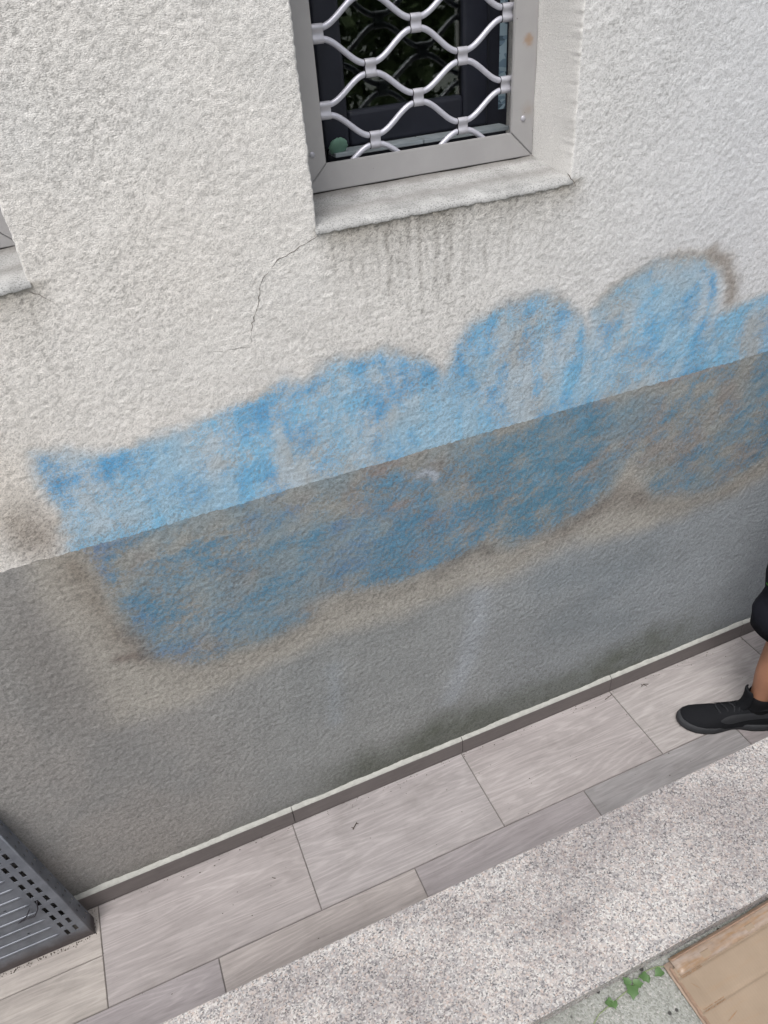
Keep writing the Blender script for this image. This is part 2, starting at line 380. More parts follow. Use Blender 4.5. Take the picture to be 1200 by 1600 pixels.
ARC2 = [(1.046, 1.484), (1.094, 1.527), (1.169, 1.565), (1.277, 1.578), (1.35, 1.565), (1.41, 1.535), (1.45, 1.48), (1.462, 1.42)]
ARC3 = [(1.30, 1.55), (1.36, 1.51), (1.385, 1.45), (1.37, 1.38), (1.33, 1.32)]
ARC0 = [(.33, 1.49), (.403, 1.525), (.519, 1.522), (.607, 1.49), (.655, 1.43)]
LOEDGE = [(-0.158, 0.976), (-0.132, 0.875), (-0.041, 0.785), (0.11, 0.790), (0.25, 0.805), (0.327, 0.850), (0.469, 0.832), (0.658, 0.83), (0.78, 0.86), (0.858, 0.822), (1.004, 0.826), (1.2, 0.88), (1.339, 0.825), (1.595, 0.765), (1.822, 0.85)]

def strokes(x, z, poly, n, seed, angf, lmin, lmax, w0, w1):
    rnd = random.Random(seed); out = np.zeros(len(x)); P = np.array(poly)
    lo, hi = P.min(0), P.max(0)
    for k in range(n):
        cx_, cz_ = rnd.uniform(lo[0], hi[0]), rnd.uniform(lo[1], hi[1]); a = angf(cx_, cz_)+rnd.gauss(0, .16); L = rnd.uniform(lmin, lmax); w_ = rnd.uniform(w0, w1); s_ = rnd.choice((-1, -1, 1, 1, 1))*rnd.uniform(.4, 1)
        bend = rnd.gauss(0, .12)*L; pts = [(cx_+math.cos(a)*L*t-math.sin(a)*bend*4*t*t, cz_+math.sin(a)*L*t+math.cos(a)*bend*4*t*t) for t in (-.5, -.25, 0, .25, .5)]
        m_ = np.nonzero((np.abs(x-cx_) < L*.5+.03) & (np.abs(z-cz_) < L*.5+.03))[0]
        if len(m_): out[m_] += s_*sstep(1.25, .55, line_d(pts, x[m_], z[m_])/w_)
    return np.clip(out, -1.2, 1.2)
def paint_attrs(x, z, upper):
    n = len(x)
    wx = x + .009*(fbm(x, z, 18, 3)-.5)*2 + .006*(vnoise(x*90, z*90, 8)-.5)*2
    wz = z + .009*(fbm(x, z, 18, 4)-.5)*2 + .006*(vnoise(x*90, z*90, 9)-.5)*2
    low = fbm(x, z, 2.2, 11)
    strokeH = fbm(x, z, 12, 21, 4, .7, 2.6); strokeV = fbm(x, z, 11, 31, 4, 2.8, .6)
    rz_ = x*.9+z*.45; rx_ = -x*.45+z*.9; strokeD = fbm(rz_, rx_, 12, 41, 4, .7, 3.0)
    patch = fbm(x, z, 17, 51, 5)
    paint = np.zeros((n, 3)); spray = np.zeros((n, 3))
    dirt = np.zeros(n); green = np.zeros(n)
    def blend(c, col, f): return c*(1-f[:, None]) + np.array(col)[None, :]*f[:, None]
    if upper:
        paint[:] = lin(224, 222, 219)[:3]
        warm = sstep(1.0, -.1, x)
        paint = blend(paint, lin(231, 226, 220)[:3], warm*.8*sstep(.25, .75, low+.1))
        paint = blend(paint, lin(216, 218, 222)[:3], sstep(.7, 1.5, x)*.7)
        dirt += .12 + .35*sstep(.45, .75, fbm(x, z, 3.5, 61))
        dirt += .45*sstep(1.85, 2.3, z)*sstep(.7, -.1, x) + .25*sstep(.2, -.3, x)
        # left edge smudges
        sm = np.exp(-(((x+.262)/.055)**2+((z-1.31)/.085)**2)**1.5)*(.55+.7*patch)
        paint = blend(paint, lin(160, 151, 142)[:3], np.clip(sm*.85, 0, 1)); dirt += sm*.5
        sm = np.exp(-(((x+.36)/.12)**2+((z-1.45)/.12)**2))
        paint = blend(paint, lin(196, 184, 168)[:3], np.clip(sm*.6*(patch+.4), 0, 1))
        # grime below both window sills and runs of dirty water
        for x0, x1 in ((.402, .98), (-.66, -.09)):
            inx = sstep(x0-.02, x0+.03, x)*sstep(x1+.03, x1-.03, x)
            k = inx*np.exp(-np.clip(1.782-z, 0, 9)/.035)*(z < 1.79)
            paint = blend(paint, lin(150, 143, 130)[:3], np.clip(k*.75*(.4+1.1*patch), 0, 1)); dirt += k*.7
        rr_ = random.Random(12); runs = [(.543, .24, 1), (.581, .20, .8), (.610, .26, 1), (.646, .20, .8), (.677, .24, .9)]
        xx_ = .43
        while xx_ < .99: runs.append((xx_, rr_.uniform(.10, .30)*(1 if xx_ < .85 else .7), rr_.uniform(.3, .7)*(1 if xx_ < .85 else .7))); xx_ += rr_.uniform(.010, .026)
        runs += [
                (-.12, .3, .35), (-.2, .35, .4), (-.25, .3, .4), (-.31, .3, .5), (-.42, .4, .5)]
        for rx, ln, a in runs:
            dx = x-rx-.0025*np.sin(z*70+rx*50); t = (1.775-z)/ln
            k = np.exp(-(dx/.0034)**2)*sstep(1.15, .3, t)*(t > 0)*a*.8*(.45+1.2*fbm(x*3, z, 30, 71))
            dirt += k*1.0; paint = blend(paint, lin(140, 136, 130)[:3], np.clip(k*.62, 0, 1))
        # dirty patch right of the window
        k = np.exp(-(((x-1.05)/.05)**2+((z-1.98)/.2)**2))+np.exp(-(((x-1.18)/.03)**2+((z-2.0)/.2)**2))
        dirt += k*.45
        # grey rubbed outlines
        for A, wd, a in ((ARC0, .011, .4), (ARC1, .010, .6), (ARC2, .010, .6)):
            k = np.exp(-(line_d(A, wx, wz)/wd)**2)*a*(.4+.9*patch)
            paint = blend(paint, lin(150, 142, 134)[:3], np.clip(k, 0, 1)); dirt += .4*k
        k = np.exp(-(line_d([(1.38, 1.565), (1.435, 1.53), (1.47, 1.47), (1.475, 1.43)], wx, wz)/.02)**2)
        paint = blend(paint, lin(154, 146, 138)[:3], np.clip(k*.85, 0, 1))
        d = sdf(UP, wx, wz); ins = sstep(.018, -.022, d)
        base = ins*(.50 + .34*sstep(.3, .8, low) )
        tex = .25*strokeH+.42*strokeV+.33*strokeD
        blue = ins*(.35 + 2.0*(tex-.5) + 1.2*(patch-.5))
        blue += .12*np.exp(-((d+.02)/.02)**2)*ins
        sk = strokes(wx, wz, UP, 420, 5, lambda a, b: (1.55 if a < 1.03 else .75), .03, .12, .004, .011)
        blue += ins*.20*sk*(.5+patch)
        cut = np.exp(-(line_d(ARC3, wx, wz)/.010)**2) + .8*np.exp(-(((x-1.052-.0*z))/.014)**2)*(z < 1.5)*(z > 1.3)+.7*np.exp(-(((x-.668))/.02)**2)*(z < 1.47)
        cut += np.exp(-(line_d([(1.415, 1.52), (1.44, 1.46), (1.43, 1.40)], wx, wz)/.012)**2)
        cut += 1.0*np.exp(-(line_d([(.25, 1.40), (.275, 1.34), (.262, 1.28)], wx, wz)/.012)**2)
        blue = blue*(1-np.clip(cut, 0, 1)*.8)
        edge = np.exp(-(line_d([(1.395, 1.50), (1.412, 1.45), (1.40, 1.38), (1.37, 1.33)], wx, wz)/.009)**2)+np.exp(-(line_d([(1.02, 1.44), (1.022, 1.36), (1.0, 1.29)], wx, wz)/.012)**2)
        edge += .8*np.exp(-(line_d([(.18, 1.46), (.24, 1.47), (.235, 1.40), (.20, 1.30)], wx, wz)/.022)**2)
        blue += .5*np.clip(edge, 0, 1)*ins
        # rubbed pale area under the blue
        mn = sstep(.03, -.015, d)
        bg_ = blend(np.tile(np.array(lin(184, 190, 194)[:3]), (n, 1)), lin(168, 156, 140)[:3], sstep(.45, .72, fbm(x, z, 12, 81, 4)))
        paint = paint*(1-mn[:, None]*.72)+bg_*(mn[:, None]*.72)
        # thin blue wash over everything sprayed
        wash = ins*(.35+.5*sstep(.35, .7, fbm(x, z, 7, 91)))
        paint = blend(paint, lin(148, 194, 222)[:3], wash*.85)
        spray = blend(np.tile(np.array(lin(82, 158, 208)[:3]), (n, 1)), lin(126, 188, 224)[:3], sstep(.3, .7, fbm(x, z, 12, 95)))
        dirt += ins*.25*sstep(.45, .7, patch)
    else:
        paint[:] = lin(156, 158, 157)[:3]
        paint = blend(paint, lin(162, 168, 173)[:3], sstep(.4, 1.5, x))  # bluish to the right, also lightened to offset shade from the person
        paint = blend(paint, lin(160, 156, 152)[:3], sstep(.25, -.35, x)*.9)
        # paler wiped vertical band and other cloudiness
        k = np.exp(-(line_d([(.765, .82), (.755, .6), (.72, .46), (.66, .3)], wx, wz)/.04)**2)
        paint = blend(paint, lin(178, 184, 192)[:3], k*.5)
        k = np.exp(-(line_d([(.30, .62), (.28, .40)], wx, wz)/.025)**2)
        paint = blend(paint, lin(168, 176, 184)[:3], k*.4)
        k = np.exp(-(line_d([(1.0, .66), (1.35, .60), (1.05, .45), (1.3, .35)], wx, wz)/.08)**2)
        paint = blend(paint, lin(128, 138, 144)[:3], k*.45)
        k = sstep(.35, .75, fbm(x, z, 4, 101)); paint = blend(paint, lin(136, 140, 141)[:3], k*.35)
        dirt += .12+.25*sstep(.4, .8, fbm(x, z, 4, 61))
        # algae at the foot
        top = .20+.10*(fbm(x, z*0, 3, 111)-.5)*2
        k = sstep(top+.08, top-.08, z)*sstep(.05, .40, x)*sstep(1.9, 1.4, x)
        paint = blend(paint, lin(104, 108, 99)[:3], np.clip(k*(.4+.7*patch), 0, 1)); green += k; dirt += k*.5
        k = sstep(.16, .06, z)*.4; paint = blend(paint, lin(100, 100, 96)[:3], k)
        dB = sdf(BEIGE, x+.03*(fbm(x, z, 6, 121)-.5)*2, z+.04*(fbm(x, z, 6, 122)-.5)*2)
        k = sstep(.04, -.05, dB)
        paint = blend(paint, lin(180, 175, 166)[:3], k*.85)
        # upper left stays grey
        k = np.exp(-(((x+.34)/.10)**2+((z-.95)/.28)**2)); paint = blend(paint, lin(138, 134, 130)[:3], np.clip(k*.6, 0, 1))
        # brown rubbed smears
        for A, wd, a, c in (([(-.215, 1.20), (-.19, 1.06), (-.17, .98)], .045, .6, (134, 125, 114)), ([(-.16, .98), (-.135, .90)], .03, .5, (130, 112, 106)), ([(-.205, .915), (-.12, .895)], .013, .7, (118, 104, 98)),
                            (LOEDGE, .05, .36, (126, 121, 113)), ([(.62, .845), (.74, .885), (.80, .86)], .022, .45, (92, 90, 88)), ([(1.0, .85), (1.2, .90), (1.3, .86)], .04, .5, (120, 110, 104))):
            k = np.exp(-(line_d(A, wx, wz)/wd)**2)*a*(.3+1.2*patch)
            paint = blend(paint, lin(*c)[:3], np.clip(k, 0, 1)); dirt += k*.7
        d = sdf(LO, wx, wz); ins = sstep(.03, -.05, d)
        paint = blend(paint, lin(142, 147, 146)[:3], ins*.65)
        paint = blend(paint, lin(148, 140, 136)[:3], ins*.6*sstep(.44, .72, fbm(x, z, 11, 131)))
        paint = blend(paint, lin(124, 150, 164)[:3], ins*.6*sstep(.35, .65, fbm(x, z, 6, 136)))
        sfar = sstep(1.02, 1.25, x)
        tex = .45*strokeH+.15*strokeV+.40*strokeD
        blue = ins*(.43-.10*sfar + 1.9*(tex-.5)+.9*(patch-.5))
        sk = strokes(wx, wz, LO, 620, 6, lambda a, b: .18+.5*float(np.clip((a-.7)/.4, 0, 1)), .02, .10, .004, .010)
        blue += ins*.13*sk*(.5+patch)
        # stronger round bubble
        k = sstep(.03, -.06, sdf([(0.70, 1.229), (0.72, 1.024), (0.81, 0.88), (0.983, 0.865), (1.13, 0.942), (1.19, 1.061), (1.13, 1.199), (0.842, 1.231)], wx, wz))
        blue += .22*k; blue += .22*np.exp(-((z-1.0)/.2)**2)*np.exp(-((x-.56)/.2)**2)*ins
        k2 = np.exp(-(line_d([(-.10, 1.20), (.2, 1.235), (.6, 1.238), (.9, 1.24)], wx, wz)/.03)**2)
        blue -= .35*k2
        spray = np.tile(np.array(lin(84, 134, 164)[:3]), (n, 1))
        spray = blend(spray, lin(96, 128, 166)[:3], sstep(.42, .65, fbm(x, z, 5, 141))*sstep(1.0, .5, x))
        spray = blend(spray, lin(76, 130, 156)[:3], k*.6)
        spray = blend(spray, lin(100, 152, 184)[:3], .7*sstep(.5, .8, fbm(x, z, 16, 151)))
        # pale dab of paint and pinkish streaks
        kk = np.exp(-(line_d([(.585, 1.175), (.61, 1.178), (.63, 1.16), (.628, 1.148)], x, z)/.009)**2)
        paint = blend(paint, lin(176, 186, 200)[:3], np.clip(kk*.8, 0, 1)); blue = blue*(1-np.clip(kk, 0, 1))
        for A in ([(.47, 1.215), (.53, 1.228)], [(.50, 1.10), (.56, 1.105)], [(1.30, 1.24), (1.5, 1.24)]):
            q = np.exp(-(line_d(A, wx, wz)/.010)**2); paint = blend(paint, lin(152, 136, 130)[:3], np.clip(q*.5, 0, 1)); blue *= (1-.6*q)
        blue = blue*sstep(.02, -.02, d)
        dirt += ins*.35*sstep(.4, .7, fbm(x, z, 9, 161))
    marks = np.stack([np.clip(blue, 0, 1), np.clip(dirt, 0, 1), np.clip(green, 0, 1)], 1)
    return paint, spray, marks

WIN = [(.402, .959), (-.661, -.104)]      # openings of the two windows
WZ0, WZ1 = 1.783, 2.76
BZ = 1.2415
def lines(lo, hi, flo, fhi, fine, coarse, extra):
    a = list(np.arange(flo, fhi+1e-9, fine)); v = flo
    while v > lo: v -= coarse; a.append(max(v, lo))
    v = fhi
    while v < hi: v += coarse; a.append(min(v, hi))
    a = [q for q in a if all(abs(q-e) > fine*.45 for e in extra)]+list(extra)
    return np.array(sorted(set(round(float(q), 5) for q in a)))
house = empty('house', (0, 0, 0), 'rough rendered house front, white above grey, marked with rubbed blue spray paint', 'building')
XS = lines(-5, 7, -.70, 2.0, .0025, .15, [e for w_ in WIN for e in w_]+[-5, 7])
def facade(name, ZS, upper):
    nx, nz = len(XS), len(ZS)
    X, Z = np.meshgrid(XS, ZS); x = X.ravel(); z = Z.ravel()
    # colours on a 7 mm lattice, then interpolated to the fine grid
    cxs = np.concatenate([[-5.5, -4, -2.5, -1.5], np.arange(-.95, 2.3, .007), [3, 4, 5.5, 7.5]]); czs = np.arange(ZS[0]-.007, min(ZS[-1], 2.4)+.02, .007)
    CX, CZ = np.meshgrid(cxs, czs); P0, S0, M0 = paint_attrs(CX.ravel(), CZ.ravel(), upper)
    ii = np.clip(np.searchsorted(cxs, x)-1, 0, len(cxs)-2); jj = np.clip(((z-czs[0])/.007).astype(int), 0, len(czs)-2)
    fx_ = np.clip((x-cxs[ii])/(cxs[ii+1]-cxs[ii]), 0, 1)[:, None]; fz_ = np.clip((z-czs[jj])/.007, 0, 1)[:, None]; W0 = len(cxs)
    def itp(A): return (A[jj*W0+ii]*(1-fx_)+A[jj*W0+ii+1]*fx_)*(1-fz_)+(A[(jj+1)*W0+ii]*(1-fx_)+A[(jj+1)*W0+ii+1]*fx_)*fz_
    paint, spray, marks = itp(P0), itp(S0), itp(M0)
    zz = z.copy(); bl = .0028*(fbm(x, x*0, 12, 171)-.5)*2+.0018*(vnoise(x*170, x*0, 7)-.5)*2
    zz = np.where(np.abs(z-BZ) < 1e-4, z+bl, zz)
    y = .0016*(fbm(x, z, 6, 181)-.5)*2+.0006*(vnoise(x*120, z*120, 183)-.5)*2
    g1 = x+.003*(vnoise(x*110, z*110, 301)-.5)*2; g2 = z+.003*(vnoise(x*110, z*110, 302)-.5)*2
    k_ = 1.5 if upper else .80
    rr = .72*vnoise(g1*270*k_, g2*400*k_, 303)+.28*vnoise(g1*190*k_+9, g2*280*k_+4, 304)
    rr = (rr-.50)/.24; rr = np.clip(rr, -1.1, .9)
    fade = (sstep(-.69, -.64, x)*sstep(1.99, 1.95, x)*sstep(2.255, 2.24, z)); bz_ = np.clip(np.abs(z-BZ)/.004, .35, 1)
    amp = (.00027 if upper else .00034)*(.75+.5*vnoise(x*5, z*5, 306))
    y = (y - rr*amp*bz_)*fade
    pitv = np.clip(.10-rr*.85, 0, 1)*fade+.25*(1-fade)
    for a, b in WIN:   # crumbly arrises
        near = ((np.abs(x-a) < 1e-4) | (np.abs(x-b) < 1e-4)) & (z > WZ0-1e-4)
        near2 = (np.abs(z-WZ0) < 1e-4) & (x > a-1e-4) & (x < b+1e-4)
        jx = .0010*(vnoise(z*150, x*0, 191)-.5)*2+.0008*(vnoise(z*40, x*0, 192)-.5)*2
        x = np.where(near, x+jx, x); y = np.where(near | near2, .0008, y)
        zz = np.where(near2, zz+.002*(vnoise(x*90, z*0, 193)-.5)*2, zz)
    cx = (XS[:-1]+XS[1:])/2; cz = (ZS[:-1]+ZS[1:])/2
    hole = np.zeros((nz-1, nx-1), bool)
    for a, b in WIN: hole |= ((cx > a) & (cx < b))[None, :] & ((cz > WZ0) & (cz < WZ1))[:, None]
    i, j = np.nonzero(~hole); v0 = i*nx+j
    F = np.stack([v0, v0+1, v0+nx+1, v0+nx], 1)
    V = np.stack([x, y, zz], 1)
    me = bpy.data.meshes.new(name); me.vertices.add(len(V)); me.vertices.foreach_set('co', V.ravel())
    me.loops.add(F.size); me.loops.foreach_set('vertex_index', F.ravel())
    me.polygons.add(len(F)); me.polygons.foreach_set('loop_start', np.arange(len(F))*4)
    me.polygons.foreach_set('use_smooth', np.ones(len(F), bool))
    me.update(calc_edges=True)
    one = np.ones((len(V), 1))
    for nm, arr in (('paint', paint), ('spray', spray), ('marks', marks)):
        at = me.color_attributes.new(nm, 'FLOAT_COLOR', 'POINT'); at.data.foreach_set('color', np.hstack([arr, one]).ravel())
    rl = np.full(len(V), 1.0)
    if not upper: rl *= 1.0
    at = me.attributes.new('relief', 'FLOAT', 'POINT'); at.data.foreach_set('value', rl)
    at = me.attributes.new('pit', 'FLOAT', 'POINT'); at.data.foreach_set('value', pitv)
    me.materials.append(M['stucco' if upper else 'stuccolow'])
    o = bpy.data.objects.new(name, me); COL.objects.link(o); o.parent = house
    return o, V, nx
ZU = lines(BZ, 6.2, BZ, 2.26, .0024, .15, [BZ, WZ0, WZ1, 6.2])
ZL = lines(-.02, BZ, .05, BZ, .0031, .1, [BZ, -.02])
upper, VU, NXU = facade('upper_wall', ZU, True)
upper['label'] = 'white scraped render with blue cloud shapes'
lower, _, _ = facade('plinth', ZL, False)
lower['label'] = 'grey painted lower render with rubbed blue patches'
# reveals: rings from the opening's edge inwards
for wi, (a, b) in enumerate(WIN):
    ja = int(np.argmin(abs(XS-a))); jb = int(np.argmin(abs(XS-b))); i0 = int(np.argmin(abs(ZU-WZ0))); i1 = int(np.argmin(abs(ZU-WZ1)))
    loop = [(i, ja) for i in range(i1, i0, -1)]+[(i0, j) for j in range(ja, jb)]+[(i, jb) for i in range(i0, i1)]+[(i1, j) for j in range(jb, ja, -1)]
    base = [Vector(VU[i*NXU+j]) for i, j in loop]
    V = []; n = len(base); D = [0, .0015, .004, .012, .04, .08, .12, .158, .30]
    for d_ in D:
        for k, p in enumerate(base):
            ins = min(d_*.8, .002)
            q = p.copy(); k_ = min(1, max(0, (d_-.003)/.03))
            for e_ in (a, b):
                if abs(p.x-e_) < .006: q.x += (e_-p.x)*k_; q.x += .0012*math.sin(p.z*37+d_*60)*k_
            if abs(p.z-WZ0) < .006: q.z += (WZ0-p.z)*k_
            if abs(p.x-a) < .006: q.x += ins + .028*min(d_/.15, 1)
            if abs(p.x-b) < .006: q.x -= ins
            if abs(p.z-WZ1) < .006: q.z -= ins
            if abs(p.z-WZ0) < .006: q.z += ins + .018*d_/.15
            q.y = p.y*(1-k_) + d_
            if d_ == 0: q = p.copy()
            V.append(q)
    F = [(r*n+k, r*n+(k+1) % n, (r+1)*n+(k+1) % n, (r+1)*n+k) for r in range(len(D)-1) for k in range(n)]
    rv = mesh('window_reveal', V, [f[::-1] for f in F], M['stucco'], house, True)
    nv = len(V); me = rv.data
    P_ = np.tile(np.array(lin(226, 224, 221)), (nv, 1)); Mk = np.tile(np.array((0, .12, 0, 1.)), (nv, 1))
    for nm, arr in (('paint', P_), ('spray', P_), ('marks', Mk)):
        at = me.color_attributes.new(nm, 'FLOAT_COLOR', 'POINT'); at.data.foreach_set('color', arr.ravel())
    at = me.attributes.new('relief', 'FLOAT', 'POINT'); at.data.foreach_set('value', np.full(nv, 1.1))
    at = me.attributes.new('pit', 'FLOAT', 'POINT'); at.data.foreach_set('value', np.full(nv, .22))
# solid wall behind the render
bm = bmesh.new()
segs = sorted([-5]+[e for w_ in WIN for e in w_]+[7])
bm_box(bm, (-5, .31, 0), (7, .34, 1.79)); bm_box(bm, (-5, .31, 2.75), (7, .34, 6.2))
for a, b in ((-5, -.66), (-.10, .43), (.958, 7)): bm_box(bm, (a, .31, 1.79), (b, .34, 2.75))
frombm('masonry', bm, M['body'], house)
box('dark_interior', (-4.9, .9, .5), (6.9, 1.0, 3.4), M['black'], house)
bm = bmesh.new(); bm_box(bm, (-5, .34, 3.4), (7, 5, 6.2)); frombm('upper_storey', bm, M['body'], house)
bm = bmesh.new(); bm_box(bm, (-5, .34, .0), (7, 5, .5)); bm_box(bm, (-5, .34, .5), (-4.9, 5, 3.4)); bm_box(bm, (6.9, .34, .5), (7, 5, 3.4)); frombm('side_wall', bm, M['body'], house)

def ribbon(name, pts, wd, y, mat, parent):
    V = []; F = []; P = []
    for (a, b) in zip(pts[:-1], pts[1:]):
        L = math.hypot(b[0]-a[0], b[1]-a[1]); k = max(2, int(L/.006))
        for t in range(k): P.append((a[0]+(b[0]-a[0])*t/k, a[1]+(b[1]-a[1])*t/k))
    P.append(pts[-1])
    P = [(p[0]+random.gauss(0, .0011), p[1]+random.gauss(0, .0011)) for p in P]
    for i, p in enumerate(P):
        q0 = P[max(i-1, 0)]; q1 = P[min(i+1, len(P)-1)]; t = Vector((q1[0]-q0[0], q1[1]-q0[1])).normalized()
        h = wd*(.25+random.random()*.75)*min(1, .3+(len(P)-i)/12)/2
        V += [(p[0]-t.y*h, y, p[1]+t.x*h), (p[0]+t.y*h, y, p[1]-t.x*h)]
        if i: F.append((2*i-2, 2*i-1, 2*i+1, 2*i))
    return mesh(name, V, F, mat, parent)
ribbon('crack', [(0.404, 1.776), (0.368, 1.763), (0.318, 1.745), (0.283, 1.714), (0.272, 1.679), (0.252, 1.639), (0.24, 1.593)], .0017, -.0014, M['dark'], house)
ribbon('crack', [(0.24, 1.593), (0.215, 1.596), (0.188, 1.597), (0.150, 1.603)], .0010, -.0014, M['dark'], house)
ribbon('crack', [(-0.109, 1.775), (-0.096, 1.77), (-0.085, 1.757), (-0.073, 1.746)], .0015, -.0012, M['dark'], house)

# window sills (smooth plaster, sloping outwards)
def sill(a, b):
    V = []; F = []; nx_, ny_ = 60, 12
    for j in range(ny_+1):
        for i in range(nx_+1):
            t = j/ny_; x = a-.003+(b-a+.005)*i/nx_; y = -.004+.158*t
            z = WZ0+.0085+.0205*t-.003*math.sin(math.pi*t)+.0007*math.sin(i*.35+j*.8)*t
            if j == 0: z -= .006; y += .0015*random.uniform(-1, 1)
            if i > nx_-5: z += .0008*(i-nx_+5)
            V.append((x, y, z))
    k = len(V)
    for i in range(nx_+1):
        p = V[i]; V.append((p[0], p[1]+.001, p[2]-.006+.0015*random.uniform(-1, 1)))
    for j in range(ny_):
        for i in range(nx_): v = j*(nx_+1)+i; F.append((v, v+1, v+nx_+2, v+nx_+1))
    for i in range(nx_): F.append((i, k+i, k+i+1, i+1))
    return mesh('window_sill', V, F, M['sill'], house, True)
for a, b in WIN: sill(a, b)
ribbon('crack', [(.945, 1.8065), (.9585, 1.790), (.966, 1.780)], .0035, -.0055, M['dark'], house)

# ------------------------------------------------------------------ window and grille (grille in front)
def window(dx):
    wn = bpy.data.objects.new('window', None); COL.objects.link(wn); wn.parent = house; wn.location = (dx, 0, 0)
    # outer fixed frame
    for a, b in (((.43, .262, 1.79), (.525, .31, 2.75)), ((.905, .262, 1.79), (.958, .31, 2.75)), ((.525, .262, 1.79), (.905, .31, 1.866)), ((.525, .262, 2.70), (.905, .31, 2.75))):
        box('frame_member', a, b, M['pvc'], wn, .004, 2)
    # opening sash
    bm = bmesh.new()
    for a, b in (((.515, .243, 1.868), (.572, .275, 2.70)), ((.838, .243, 1.868), (.898, .275, 2.70)), ((.572, .2431, 1.868), (.838, .2749, 1.935)), ((.572, .2431, 2.64), (.838, .2749, 2.70))):
        bm_box(bm, a, b, .008, 3)
    frombm('sash', bm, M['pvc'], wn, False)
    box('pane', (.566, .256, 1.93), (.844, .260, 2.645), M['glass'], wn)
    # metal ledge outside the glass, in two lengths
    box('ledge', (.520, .196, 1.862), (.718, .240, 1.870), M['ledge'], wn, .001)
    box('ledge', (.720, .196, 1.862), (.925, .240, 1.870), M['ledge'], wn, .001)
    box('foil_strip', (.9135, .225, 1.90), (.930, .227, 2.70), M['foil'], wn)
    return wn
window(0); window(-1.063)

